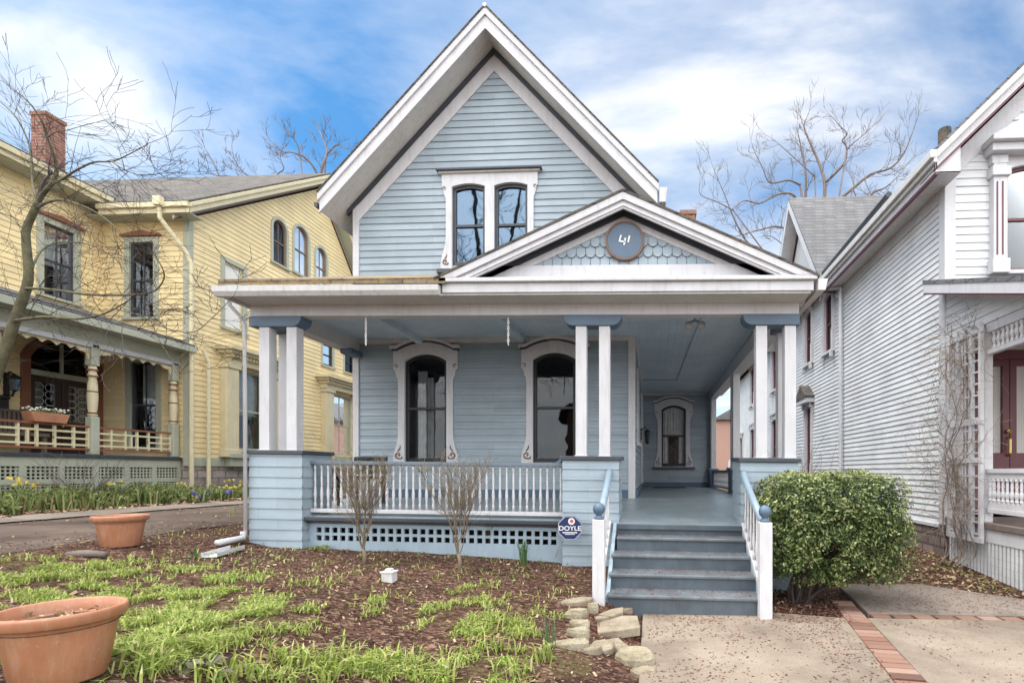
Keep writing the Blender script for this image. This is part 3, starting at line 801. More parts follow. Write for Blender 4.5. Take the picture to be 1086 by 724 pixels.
# columns
def column(x, y, zb, w=.14, zt=3.37):
    q = MB(); q.box(x-w/2, x+w/2, y-w/2, y+w/2, zb, zt)
    q.box(x-w/2-.014, x+w/2+.014, y-w/2-.014, y+w/2+.014, zb, zb+.012)
    return q.build('column', M_['white'], house, warp=sag, bevel=.006)
for x, y, zb in [(-5.12,6.53,1.742), (-4.745,6.53,1.742), (-5.12,6.88,1.742), (-.911,6.53,1.707), (-.611,6.53,1.707), (1.366,6.53,1.707), (1.722,6.53,1.707), (1.722,6.88,1.707),
                 (1.71,10.54,1.545), (1.71,10.78,1.545), (1.71,14.40,1.545), (1.71,14.63,1.545)]:
    column(x, y, zb, zt=3.37 if y < 9 else 3.505)
def capital(x0, x1, lx, rx, y0=6.435, y1=6.66):
    q = MB(); T = facing((0, y0, 0), '-Y'); h = .135; zt = 3.504; r = .12
    pts = [(x0, zt)]
    if lx: pts += [(x0+r-r*math.cos(a), zt-h+r-r*math.sin(a)+.0) for a in [PI/2*i/6 for i in range(7)]]
    else: pts += [(x0, zt-h)]
    if rx: pts += [(x1-r+r*math.sin(a), zt-h+r-r*math.cos(a)) for a in [PI/2*i/6 for i in range(7)]]
    else: pts += [(x1, zt-h)]
    pts += [(x1, zt)]
    q.prism(T, pts, 0, -(y1-y0)); return q.build('capital', M_['navy'], house, warp=sag, bevel=.005)
capital(-5.31, -4.60, False, True); capital(-1.137, -.393, True, True); capital(1.13, 1.83, True, False)
for a_, b_ in ((-5.25, -5.0), (1.60, 1.84)):
    q = MB(); q.box(a_, b_, 6.665, 7.05, 3.37, 3.503); q.build('capital', M_['navy'], house, warp=sag, bevel=.02)

# front railing with turned balusters
def railing(xa, xb, y, zt, zb, n, axis_='x', mats=('slate','white'), warp=sag):
    q = MB()
    f = (lambda a, b, c: (a, b, c)) if axis_ == 'x' else (lambda a, b, c: (b, a, c))
    q.bar(f(xa, y, zt-.025), f(xb, y, zt-.025), .085, .05)
    Rr = q.build('porch_railing', M_[mats[0]], house, warp=warp, bevel=.008)
    q = MB(); q.bar(f(xa, y, zb+.025), f(xb, y, zb+.025), .07, .05); q.build('bottom_rail', M_['white'], Rr, warp=warp, bevel=.005)
    h = zt-.05-(zb+.05)
    b0 = MB(); b0.lathe(balprof(h), (0,0,0), 8)
    base = rootloc(Rr); first = None
    for i in range(n):
        t = (i+.5)/n; p = f(xa+(xb-xa)*t, y, zb+.05)
        if warp: p = warp(p)
        if first is None:
            first = b0.build('baluster', M_['white'], Rr, smooth=True, loc=(0,0,0))
            me = first.data
            for v in me.vertices: v.co += base
            o = first
        else:
            o = first.copy(); COL.objects.link(o); o.parent = Rr
        o.location = Vector(p)-base
    return Rr
railing(-4.56, -1.15, RY, 1.615, .925, 38)
q = MB(); pts = [(-1.30, 1.59), (-1.24, 1.60), (-1.19, 1.64), (-1.165, 1.70)]
q.tube([(x, RY, z) for x, z in pts], .036, 8); q.build('rail_easing', M_['navy'], house, warp=sag, smooth=True)
railing(7.03, 10.43, 1.71, 1.56, 1.06, 24, 'y', ('slate','white'), None)
railing(10.90, 14.28, 1.71, 1.50, 1.06, 24, 'y', ('slate','white'), None)
q = MB(); q.box(1.70, 1.76, 7.03, 14.75, .2, 1.02); q.build('porch_skirt', M_['blueflat'], house, warp=sag)
# pierced skirt under the front rail
q = MB(); sx0, sx1 = -4.57, -1.137; y0, y1 = 6.545, 6.575; hs = .0700; pit = .1085
nh = int((sx1-sx0-.16)/pit); x_st = (sx0+sx1-nh*pit)/2
r1, r2 = .555, .660
q.box(sx0, sx1, y0, y1, .05, r1); q.box(sx0, sx1, y0, y1, r1+hs, r2); q.box(sx0, sx1, y0, y1, r2+hs, .82)
for rz in (r1, r2):
    q.box(sx0, x_st+(pit-hs)/2, y0, y1, rz, rz+hs); q.box(x_st+nh*pit-(pit-hs)/2, sx1, y0, y1, rz, rz+hs)
    for i in range(1, nh): q.box(x_st+i*pit-(pit-hs)/2, x_st+i*pit+(pit-hs)/2, y0, y1, rz, rz+hs)
q.build('porch_skirt', M_['blueflat'], house, warp=sag, recalc=False)
q = MB(); q.box(-4.9, 1.6, 7.05, 7.1, 0, .8); q.box(-4.6, -1.1, 6.6, 7.05, .05, .1); q.build('under_porch_shade', M_['gloom'], house)  # near-black sheets added to stand for the shade below the floor

# steps
st = MB()
nos = [(6.33, .866), (6.05, .742), (5.77, .580), (5.49, .416), (5.21, .256)]
TX0, TX1 = -.43, 1.10
for i, (y, z) in enumerate(nos[1:]):
    xa, xb = (-.428, 1.10) if i < 1 else (-.47, 1.13)
    q = MB(); q.box(xa, xb, y, nos[i][0]+.03, z-.04, z); q.build('tread', M_['tread'], house, warp=sag, bevel=.012)
zr = [.866] + [n_[1] for n_ in nos[1:]] + [.02]
for i in range(5):
    q = MB(); q.box(-.425 if i < 2 else -.455, 1.097 if i < 2 else 1.115, nos[i][0]+.028, nos[i][0]+.05, zr[i+1]-.02, zr[i]-.041); q.build('riser', M_['step'], house, warp=sag)
q = MB(); q.box(-.428, 1.10, 6.325, 6.345, .80, .868); q.build('floor_edge', M_['step'], house, warp=sag, bevel=.008)
for x in (-.47, 1.125):
    q = MB(); T = (lambda X: (lambda a, o, z: (X+o, a, z)))(x)
    q.prism(T, [(5.26, .0), (5.26, .215), (6.41, .87), (6.41, .0)], -.02, .02); q.build('stringer', M_['blueflat'], house, warp=sag)
def steprail(x):
    q = MB(); py = 5.17; wv = .062
    q.box(x-wv, x+wv, py-wv, py+wv, .0, 1.03)
    P = q.build('stair_railing', M_['white'], house, warp=sag, bevel=.006)
    q = MB(); q.lathe([(.03,1.03), (.052,1.035), (.052,1.05), (.028,1.065), (.03,1.075), (.055,1.10), (.064,1.135), (.055,1.17), (.03,1.195), (.001,1.2)], (x, py, 0), 14); q.build('finial', M_['navy'], P, warp=sag, smooth=True)
    q = MB(); q.tube([(x, py+.06, 1.015), (x, 5.75, 1.22), (x, 6.2, 1.41), (x, 6.33, 1.49), (x, 6.41, 1.52)], [.042]*5, 8); q.build('handrail', M_['railblue'], P, warp=sag, smooth=True)
    q = MB(); q.bar((x, py+.05, .27), (x, 6.41, .87), .05, .07); q.build('bottom_rail', M_['white'], P, warp=sag, bevel=.004)
    for i in range(6):
        y = py+.22+i*.165; zb_ = .27+(y-py-.05)/1.19*.60+.03; zt_ = 1.0+(y-py-.06)*.37
        q = MB(); q.lathe(balprof(zt_-zb_), (x, y, zb_), 8); q.build('baluster', M_['white'], P, warp=sag, smooth=True)
steprail(-.545); steprail(1.125)

# porch roof, gutter, pediment
PX, PZ, PS, PHW = -.35, 4.84, .450, 2.27
q = MB()
q.add([(-5.37, 6.03, 3.835), (-2.5, 6.03, 3.835), (-2.5, 8.6, 4.86), (-5.37, 8.6, 4.86), (-5.37, 6.03, 3.766), (-2.5, 6.03, 3.766), (-2.5, 8.6, 4.79), (-5.37, 8.6, 4.79)], [(0,1,2,3), (4,5,6,7), (0,1,5,4), (3,0,4,7)])
q.build('porch_roof', M_['roofmoss'], house, warp=sag)
q = MB(); q.add([(-5.36, 6.10, 3.62), (-5.36, 8.6, 3.62), (-5.36, 8.6, 4.70), (-5.36, 6.10, 3.762)], [(0,1,2,3)]); q.box(-5.36, -5.3, 6.1, 8.55, 3.62, 3.64); q.build('eave_box', M_['cream'], house, warp=sag)
q = MB(); q.prism(lambda x, o, z: (o, 6.10-x, z), [(0, 3.63), (.06, 3.63), (.095, 3.68), (.10, 3.745), (0, 3.745)], -5.43, -2.58); q.build('gutter', M_['cream'], house, warp=sag)
q = MB(); q.box(-5.355, 1.86, 6.10, 6.439, 3.645, 3.665); q.box(-5.355, -2.58, 6.101, 6.14, 3.665, 3.764); q.build('soffit', M_['cream'], house, warp=sag)
# horizontal cornice of the pediment
q = MB(); q.box(-2.56, 1.89, 6.075, 6.43, 3.666, 3.785); q.box(-2.59, 1.92, 6.03, 6.43, 3.785, 3.835); q.build('cornice', M_['white'], house, warp=sag, bevel=.008)
PT = facing((0, 6.26, 0), '-Y')
def pz(x, d): return PZ-d-PS*abs(x-PX)
q = MB(); q.prism(PT, [(PX-1.9, 3.836), (PX+1.9, 3.836), (PX+1.5, 4.05), (PX-1.5, 4.05)], 0, .035); q.build('pediment_board', M_['white'], house, warp=sag, bevel=.004)
CZ = 3.836
def prk(o0, o1, d0, d1, name, mat, hw, y=6.26):
    """raking band, cut off level on top of the cornice"""
    T = facing((0, y, 0), '-Y'); q = MB(); pts = []
    xlo = min(hw, (PZ-d1-CZ)/PS); xhi = min(hw, (PZ-d0-CZ)/PS)
    def side(sg):
        r = [(PX+sg*xlo, max(CZ, PZ-d1-PS*xlo))]
        if xhi > xlo+1e-4: r.append((PX+sg*xhi, CZ))
        if PZ-d0-PS*xhi > CZ+1e-4: r.append((PX+sg*xhi, PZ-d0-PS*xhi))
        return r
    L_, R_ = side(-1), side(1)
    q.prism(T, [(PX, PZ-d1)] + R_ + [(PX, PZ-d0)] + L_[::-1], o0, o1)
    return q.build(name, M_[mat], house, warp=sag, bevel=.003)
prk(0, .022, .195, .28, 'pediment_frieze', 'white', 2.05)
prk(0, .035, .015, .1945, 'pediment_line', 'dark', 2.1)
prk(-.02, .169, .002, .014, 'pediment_soffit', 'cream', 2.2)
prk(0, .03, .09, .185, 'rake_board', 'white', PHW-.05, 6.09)
prk(0, .06, .0, .0895, 'rake_crown', 'white', PHW, 6.09)
prk(.03, .045, .13, .16, 'rake_bead', 'white', PHW-.1, 6.09)
for sgn in (-1, 1):
    q = MB(); xo = PX+sgn*(PHW+.02)
    vs = [(x, y, pz(x, d)) for y in (6.02, 14.9) for x, d in ((PX, -.03), (xo, -.03), (xo, .0), (PX, .0))]
    q.add(vs, [(0,1,2,3), (4,5,6,7), (0,1,5,4), (1,2,6,5), (2,3,7,6), (3,0,4,7)]); q.build('porch_roof', M_['roofdark'], house, warp=sag)
q = MB(); q.box(1.82, 1.90, 6.45, 14.9, 3.645, 3.665); q.box(1.87, 1.90, 6.43, 14.9, 3.666, 3.80); q.build('eave_box', M_['cream'], house, warp=sag)
q = MB(); q.prism(lambda x, o, z: (1.93+x, o, z), [(0, 3.66), (.08, 3.66), (.11, 3.79), (0, 3.79)], 6.04, 14.9); q.build('gutter', M_['cream'], house, warp=sag)
# fish-scale shingles
q = MB(); sw, rh = .118, .128
q.prism(PT, [(PX-1.5, 4.0), (PX+1.5, 4.0), (PX, 4.64)], -.03, -.012)
zrow = 4.02; k = 0
while zrow < 4.62:
    for i in range(-16, 17):
        cx = PX+(i+.5*(k % 2))*sw
        if pz(cx, .17) < zrow+.02: continue
        zt = min(zrow+rh*1.55, pz(cx, .165)-.0)
        if zt < zrow+sw*.6: continue
        pts = [(cx-sw/2+.003, zt), (cx-sw/2+.003, zrow+sw/2)] + [(cx-(sw/2-.003)*math.cos(a), zrow+sw/2-(sw/2)*math.sin(a)) for a in [PI*j/8 for j in range(1, 8)]] + [(cx+sw/2-.003, zrow+sw/2), (cx+sw/2-.003, zt)]
        n_ = len(pts); of = lambda z: -.010+.034*(zt-z)/(rh*1.55)
        vs = [PT(x, of(z), z) for x, z in pts] + [PT(x, of(z)-.012, z) for x, z in pts]
        q.add(vs, [tuple(range(n_))] + [(a, (a+1) % n_, (a+1) % n_+n_, a+n_) for a in range(n_)])
    zrow += rh; k += 1
q.build('fish_scale_shingles', M_['blueped'], house, warp=sag, recalc=False)
# downspout on the left pedestal, with its loose extension on the ground
q = MB(); q.tube([(-5.33, 6.14, 3.66), (-5.33, 6.16, 3.56), (-5.31, 6.30, 3.46), (-5.305, 6.36, 3.36), (-5.300, 6.37, .62)], .022, 8); q.build('downspout', M_['white'], house, smooth=True)

# house number plaque
pl = thing('house_number_plaque', (-.337, 6.22, 4.28), 'round slate blue plaque with white number 41 on the porch pediment', 'house number')
def sagl(p): return sag(p)
pc = (-.337, 4.335); q = MB()
disc = lambda r: [(pc[0]+r*math.cos(a), pc[1]+r*math.sin(a)) for a in [2*PI*i/40 for i in range(40)]]
q.prism(PT, disc(.215), .03, .055); q.build('plaque', M_['navy'], pl, warp=sag, bevel=.004)
q = MB(); q.ring(PT, disc(.215), disc(.238), .02, .062); q.build('rim', M_['scroll'], pl, warp=sag)
q = MB()
def stroke(a, b, w): 
    d = Vector((b[0]-a[0], b[1]-a[1])); n_ = Vector((-d.y, d.x)).normalized()*w/2
    q.prism(PT, [(pc[0]+a[0]+n_.x, pc[1]+a[1]+n_.y), (pc[0]+b[0]+n_.x, pc[1]+b[1]+n_.y), (pc[0]+b[0]-n_.x, pc[1]+b[1]-n_.y), (pc[0]+a[0]-n_.x, pc[1]+a[1]-n_.y)], .056, .063)
stroke((-.045,.065), (-.066,-.005), .018); stroke((-.075,-.008), (.012,-.018), .0181); stroke((.008,.03), (-.010,-.055), .0182); stroke((.058,.055), (.04,-.025), .018)
q.build('numerals', M_['signwhite'], pl, warp=sag)

# things on the porch
q = MB(); q.tube([(.72, 7.1, 3.728), (.60, 12.6, 3.728), (-.28, 12.6, 3.728)], .012, 5); q.build('conduit', M_['blueflat'], house)
fl = thing('ceiling_spotlight', (.72, 7.1, 3.73), 'twin-headed metal floodlight on the blue porch ceiling', 'light')
q = MB(); c_ = atY(737, 344, 7.1); q.lathe([(.055, 3.735), (.055, 3.71), (.02, 3.70), (.02, 3.60)], (c_.x, 7.1, -.02), 12); q.build('base', M_['metal'], fl)
for dx in (-.075, .06):
    q = MB(); p0 = Vector((c_.x, 7.1, 3.56)); p1 = p0+Vector((dx, -.06, -.06)); q.tube([p0, p1, p1+Vector((dx*.2, -.05, -.03)), p1+Vector((dx*.3, -.11, -.06))], [.014, .022, .045, .055], 10); q.build('lamp_head', M_['metal'], fl, smooth=True)
lt = thing('wall_lantern', (XR, 12.75, 2.4), 'black carriage lantern beside the side door of the blue house', 'lantern')
q = MB(); q.box(XR, XR+.03, 12.68, 12.78, 2.25, 2.55); q.tube([(XR+.03, 12.73, 2.5), (XR+.12, 12.73, 2.58), (XR+.17, 12.73, 2.5)], .012, 6); q.build('bracket', M_['black'], lt)
q = MB(); q.lathe([(.02, 2.52), (.09, 2.46), (.075, 2.44), (.05, 2.22), (.06, 2.2), (.01, 2.15)], (XR+.17, 12.73, 0), 8); q.build('lamp_body', M_['black'], lt)
mt = thing('door_mat', (.25, 14.2, 1.02), 'brown mat on the porch floor below the far window', 'mat')
q = MB(); q.box(.0, .9, 13.7, 14.4, 1.021, 1.035); q.build('mat', M_['soil'], mt)
for u, lab in ((388, 'white chain hanging from the porch beam nearer the left corner'), (539, 'white chain hanging from the porch beam nearer the middle columns')):
    p = atY(u, 336, 6.52); ch = thing('hanging_chain', (p.x, 6.52, 3.5), lab, 'chain', 'chains hanging from the porch beam')
    q = MB()
    for i in range(9):
        z = 3.50-.0120*(p.x+5)-.02-i*.04; a = i % 2
        ring = [(p.x+(.011*math.cos(t) if a else 0), 6.52+(0 if a else .011*math.cos(t)), z+.024*math.sin(t)) for t in [2*PI*k/8 for k in range(9)]]
        q.tube(ring, .006, 4)
    q.build('links', M_['signwhite'], ch)
bn = thing('porch_chair', (-4.3, 7.6, .96), 'low dark chair behind the porch railing by the left pedestal', 'chair')
q = MB(); q.box(-4.72, -4.22, 7.35, 7.85, 1.34, 1.40); q.build('seat', M_['black'], bn, bevel=.01)
q = MB(); q.box(-4.74, -4.20, 7.84, 7.90, 1.42, 1.70); q.build('backrest', M_['black'], bn, bevel=.02)
for x in (-4.70, -4.26):
    for y in (7.38, 7.82):
        q = MB(); q.box(x, x+.04, y-.02, y+.02, .95, 1.34); q.build('leg', M_['black'], bn)
# ------------------------------------------------------------------ the yellow house on the left
XC_, YBw, XA_, XP_ = -11.35, 11.9, -13.6, -11.55
yh = thing('yellow_house', (-13, 14, .9), 'yellow clapboard house with sage trim, turned porch posts and arched gable windows', 'house')
TC, TB, TA = facing((XC_, 0, 0), '+X'), facing((0, YBw, 0), '-Y'), facing((XA_, 0, 0), '+X')
RYc, RZc, SA, SB = 16.75, 11.35, .70, 1.15        # gable ridge over wall C
def zC(y): return RZc-(SA*(RYc-y) if y < RYc else SB*(y-RYc))
ARCH = [(14.66, 15.22, 7.75, 9.1), (15.56, 16.22, 7.8, 9.35), (16.6, 17.15, 7.75, 9.1)]
CW = [(12.93, 13.55, 5.3, 7.05), (13.25, 14.25, 2.05, 4.25), (17.35, 18.6, 2.05, 4.2), (16.95, 17.5, 5.15, 5.9), (18.2, 18.75, 5.15, 5.9)]
q = MB()
yl = lambda z: max(YBw+.08, RYc-(RZc-.28-z)/SA if z > zC(YBw)-.3 else YBw+.08)
yr = lambda z: min(21.5, RYc+(RZc-.28-z)/SB)
ops = [h for a in ARCH for h in holes(*a, (a[1]-a[0])/2)] + CW
clapboard(q, TC, 1.80, 11.05, .13, yl, yr, ops)
AW = (10.68, 11.28, 5.42, 7.05); ADOOR = (10.42, 11.72, 1.85, 4.42)
BW1 = (-12.86, -12.24, 5.25, 7.1); BW2 = (-12.83, -12.17, 2.05, 4.15)
clapboard(q, TB, 1.80, 7.75, .13, XA_+.001, XC_-.1, [BW1, BW2])
clapboard(q, TA, 1.80, 7.85, .13, 3.0, YBw-.001, [AW] + holes(*ADOOR, .45))
q.build('wall', M_['yellow'], yh, recalc=False)
q = MB(); q.box(XC_-.12, XC_+.03, YBw-.03, YBw+.10, 1.6, 7.75); q.build('corner_board', M_['sage'], yh, bevel=.005)
q = MB(); q.box(XC_-.1, XC_+.035, YBw-.035, 21.5, 1.60, 1.82); q.build('water_table', M_['sage'], yh, bevel=.005)
q = MB(); q.box(XC_-.1, XC_+.005, YBw+.02, 21.5, .3, 1.60); q.box(XA_-.05, XA_+.01, 3, YBw, .3, 1.8); q.box(XA_, XC_-.1, YBw+.01, YBw+.05, .3, 1.8); q.build('foundation', M_['ystone'], yh)
q = MB()
q.box(-22, -21.95, 3, 21.5, .5, 8); q.box(-22, XC_, 21.5, 21.55, .5, 9); q.box(-22, XA_, 3, 3.05, .5, 8)
q.box(-22, XC_-.05, 3.1, 21.4, 4.6, 4.65); q.box(-22, XC_-.05, YBw+.1, 21.4, 7.5, 7.55); q.box(-22, XA_-.05, 3.1, YBw+.1, 7.7, 7.75)
q.box(XC_-.9, XC_-.85, YBw+.1, 21, 1.7, 7.4); q.box(XC_-.9, XC_-.85, 14.4, 19, 7.4, 9.3); q.box(XA_, XC_-.9, YBw+.75, YBw+.8, 1.7, 7.5); q.box(XA_-.95, XA_-.9, 3.1, YBw+.8, 1.7, 7.7)
q.build('inner_shell', M_['gloom'], yh)
# roofs
def slab4(name, mat, pts, th=.16, parent=None):
    q = MB(); n_ = len(pts); vs = [Vector(p) for p in pts]; dn = Vector((0, 0, -th))
    q.add(vs + [v+dn for v in vs], [tuple(range(n_)), tuple(range(2*n_-1, n_-1, -1))] + [(i, (i+1) % n_, (i+1) % n_+n_, i+n_) for i in range(n_)])
    return q.build(name, M_[mat], parent)
XO = XC_+.42; YO = YBw-.42
ZO = zC(YO)+.22
slab4('roof', 'roofdark', [(XO, YO, ZO), (XO, RYc, RZc+.25), (-22.3, RYc, RZc+.25), (-22.3, YO, ZO)], .06, yh)
slab4('roof', 'roofdark', [(XO, RYc, RZc+.25), (XO, 22.0, RZc+.25-SB*5.25), (-22.3, 22.0, RZc+.25-SB*5.25), (-22.3, RYc, RZc+.25)], .06, yh)
slab4('roof', 'roofdark', [(XA_+.5, 2.4, 8.14), (XA_+.5, YO+.3, 8.14), (-18, YO+.3, 10.5), (-18, 2.4, 10.5)], .06, yh)
for sgn, ya, yb in ((1, YO, RYc), (-1, RYc, 22.0)):
    za_ = ZO if sgn > 0 else RZc+.25; zb_ = RZc+.25 if sgn > 0 else RZc+.25-SB*5.25
    for nm, mt_, x0, x1, d0, d1 in (('rake_board', 'sagecream', XO-.03, XO, .07, .30), ('rake_crown', 'sagecream', XO-.02, XO+.05, .061, .15), ('gable_line', 'rust', XC_, XC_+.03, .42, .46), ('gable_frieze', 'sage', XC_, XC_+.028, .35, .42)):
        q = MB(); q.add([(x, y, z-d) for x in (x0, x1) for (y, z) in ((ya, za_), (yb, zb_)) for d in (d0, d1)], [(0,1,3,2), (4,6,7,5), (0,4,5,1), (2,3,7,6), (0,2,6,4), (1,5,7,3)]); q.build(nm, M_[mt_], yh)
    slab4('soffit', 'sage', [(XC_, ya, za_-.27), (XO-.03, ya, za_-.27), (XO-.03, yb, zb_-.27), (XC_, yb, zb_-.27)], .02, yh)
# eaves along B and A
q = MB(); q.box(XA_+.4, XO, YO-.02, YO+.02, ZO-.30, ZO-.07); q.box(XA_+.4, XO+.02, YO-.08, YO-.02, ZO-.18, ZO-.065); q.build('eave_board', M_['sagecream'], yh, bevel=.006)
q = MB(); q.box(XA_+.001, XO-.03, YO+.02, YBw-.001, ZO-.29, ZO-.27); q.build('soffit', M_['sage'], yh)
q = MB(); q.box(XA_+.46, XA_+.5, 2.4, YO+.2, 7.86, 8.08); q.box(XA_+.5, XA_+.56, 2.4, YO+.2, 7.97, 8.082); q.build('eave_board', M_['sagecream'], yh, bevel=.006)
q = MB(); q.box(XA_+.001, XA_+.46, 2.4, YBw-.001, 7.85, 7.87); q.build('soffit', M_['sage'], yh)
q = MB(); q.box(-14.38, -14.02, 11.06, 11.46, 8.0, 9.72); q.box(-14.40, -14.00, 11.04, 11.48, 9.72, 9.80); q.build('chimney', M_['brick'], yh)
q = MB(); q.box(-14.41, -13.99, 11.03, 11.49, 8.0, 8.62); q.build('chimney_flashing', M_['dark'], yh)
# windows
for a in ARCH: window(yh, TC, *a, (a[1]-a[0])/2, 'sage', 'brownsash', 'glass', tw=.09, muntin=1, sill=True, cur=[(0, 1, 0, 1)] if a is not ARCH[0] else None)
window(yh, TC, *CW[0], 0, 'sage', 'sagecream', 'blind', tw=.12)
for a in CW[3:]: window(yh, TC, *a, 0, 'sage', 'sash', 'glassdk', tw=.08)
for a, cx0, cx1 in ((CW[1], 12.62, 14.9), (CW[2], 16.55, 19.4)):
    W = window(yh, TC, *a, 0, 'sagecream', 'sage', 'glass', tw=.05, muntin=1, cur=[(0, 1, .45, 1)])
    for c_ in (a[0]-.28, a[1]+.28):
        q = MB(); q.box(c_-.2, c_+.2, 0, .22, 1.95, 4.3, TC); q.box(c_-.24, c_+.24, 0, .26, 4.2, 4.32, TC); q.box(c_-.23, c_+.23, 0, .25, 1.85, 2.05, TC); q.build('pilaster', M_['sagecream'], W, bevel=.01)
    q = MB(); q.box(cx0+.25, cx1-.25, 0, .26, 4.32, 4.48, TC); q.box(cx0+.1, cx1-.1, 0, .42, 4.58, 4.66, TC); q.box(cx0, cx1, 0, .52, 4.66, 4.74, TC)
    k = int((cx1-cx0-.4)/.11)
    for i in range(k): q.box(cx0+.2+i*.11, cx0+.26+i*.11, 0, .36, 4.48, 4.58, TC)
    q.build('window_cornice', M_['sagecream'], W)
    q = MB(); q.box(cx0+.2, cx1-.2, 0, .28, 1.83, 1.95, TC); q.box(cx0+.3, cx1-.3, 0, .2, 1.6, 1.83, TC); q.build('window_base', M_['sage'], W, bevel=.01)
window(yh, TB, *BW1, 0, 'sage', 'dark', 'glass', tw=.13, muntin=1, cur=[(.45, 1, .2, .55)])
window(yh, TB, *BW2, 0, 'sage', 'dark', 'glass', tw=.13, muntin=1, cur=[(.2, 1, .5, 1)])
window(yh, TA, *AW, 0, 'sage', 'dark', 'glass', tw=.13, muntin=1, cur=[(0, .8, .45, 1)])
for T, a in ((TB, BW1), (TB, BW2), (TA, AW)):
    q = MB(); c_ = (a[0]+a[1])/2; q.prism(T, [(a[0]-.2, a[3]+.14), (a[1]+.2, a[3]+.14), (a[1]+.2, a[3]+.18), (c_, a[3]+.26), (a[0]-.2, a[3]+.18)], 0, .09); q.build('window_hood', M_['rust'], yh)
# front door with fanlight
D = MB(); D.ring(TA, (lambda o: o[1:]+o[:1])(outline(*ADOOR, .45)), (lambda o: o[1:]+o[:1])([(ADOOR[0]-.16, 1.85), (ADOOR[1]+.16, 1.85)]+arcpts(ADOOR[0]-.16, ADOOR[1]+.16, ADOOR[3]+.15, .56)), -.05, .06, close=False)
Dd = D.build('front_door', M_['rust'], yh, bevel=.01)
D = MB(); D.poly([TA(x, -.06, z) for x, z in outline(ADOOR[0], ADOOR[1], 3.72, ADOOR[3], .45)]); D.build('fanlight', M_['glassdk'], Dd)
D = MB(); D.box(ADOOR[0], ADOOR[1], -.07, .0, 3.60, 3.72, TA); D.box((ADOOR[0]+ADOOR[1])/2-.03, (ADOOR[0]+ADOOR[1])/2+.03, -.065, -.02, 3.72, 4.4, TA); D.build('transom_bar', M_['sage'], Dd, bevel=.005)
for a, b in ((ADOOR[0]+.01, ADOOR[0]+.64), (ADOOR[0]+.66, ADOOR[1]-.01)):
    D = MB(); D.ring(TA, outline(a, b, 1.86, 3.59, 0, .13, db=.75), outline(a, b, 1.86, 3.59), -.08, -.03); D.box(a+.13, b-.13, -.075, -.05, 2.0, 2.6, TA); L_ = D.build('door_leaf', M_['door'], Dd, bevel=.006)
    D = MB(); D.poly([TA(x, -.06, z) for x, z in outline(a, b, 1.86, 3.59, 0, .12, db=.74)]); D.build('pane', M_['glassdk'], L_)
    D = MB()
    for k in range(5):
        for j in range(2):
            cx = a+.2+.23*j; cz = 2.72+.16*k
            D.tube([TA(cx+.1*math.cos(t), -.05, cz+.09*math.sin(t)) for t in [2*PI*i/10 for i in range(11)]], .006, 4)
    D.build('leaded_tracery', M_['metal'], L_)
D = MB(); D.tube([TA(11.03, -.02, 2.75), TA(11.03, .05, 2.7), TA(11.03, .05, 2.5), TA(11.03, -.02, 2.45)], .02, 6); D.build('handle', M_['brass'], Dd)
# porch of the yellow house
q = MB(); q.box(XA_+.02, XP_+.05, 3.0, YBw-.03, 1.74, 1.815); q.build('porch_floor', M_['dark'], yh, bevel=.008)
q = MB()
for z0, z1 in ((.4, 1.02), (1.22, 1.32), (1.56, 1.74)): q.box(XP_-.03, XP_+.01, 3, YBw-.02, z0, z1)
yy = YBw-.1; k = 0
while yy > 4:
    q.box(XP_-.03, XP_+.01, yy, yy+.1, 1.32, 1.56); q.box(XP_-.03, XP_+.01, yy, yy+.1, 1.02, 1.22); yy -= .62
q.build('porch_skirt', M_['sage'], yh)
q = MB(); yy = YBw
while yy > 4:
    q.box(XP_-.025, XP_-.005, yy-.022, yy, 1.02, 1.22); q.box(XP_-.025, XP_-.005, yy-.022, yy, 1.32, 1.56); yy -= .075
for z in (1.07, 1.13, 1.19, 1.37, 1.44, 1.51): q.box(XP_-.024, XP_-.006, 3, YBw-.02, z-.012, z+.012)
q.build('lattice', M_['sage'], yh)
q = MB(); q.box(XP_-.16, XP_-.12, 3, YBw-.03, .3, 1.74); q.build('lattice_shade', M_['gloom'], yh)  # dark sheet added behind the lattice, stands for shade under the deck
def turned(y):
    q = MB(); c_ = (XP_-.04, y, 0)
    q.box(XP_-.12, XP_+.04, y-.08, y+.08, 1.815, 2.6); q.box(XP_-.12, XP_+.04, y-.08, y+.08, 3.65, 4.1); q.box(XP_-.075, XP_-.005, y-.035, y+.035, 2.59, 3.66)
    P = q.build('porch_post', M_['sage'], yh, bevel=.02)
    q = MB(); q.lathe([(.06,2.6), (.085,2.63), (.06,2.68), (.075,2.75), (.088,3.0), (.08,3.25), (.062,3.4), (.085,3.45), (.06,3.52), (.075,3.58), (.06,3.65)], c_, 12); q.build('turned_shaft', M_['sagecream'], P, smooth=True)
    for z in (2.66, 3.1, 3.42, 3.55):
        q = MB(); q.lathe([(.085,z), (.09,z+.015), (.085,z+.03)], c_, 12); q.build('band', M_['rust'], P)
    for d in (-1, 1):
        q = MB(); q.prism(lambda x, o, z: (XP_-.04+o, y+d*x, z), [(.08, 4.0), (.32, 4.0), (.26, 3.92), (.13, 3.9), (.08, 3.76)], -.02, .02); q.build('bracket', M_['sagecream'], P)
for y in (6.2, 8.0, 9.96, 11.74): turned(y)
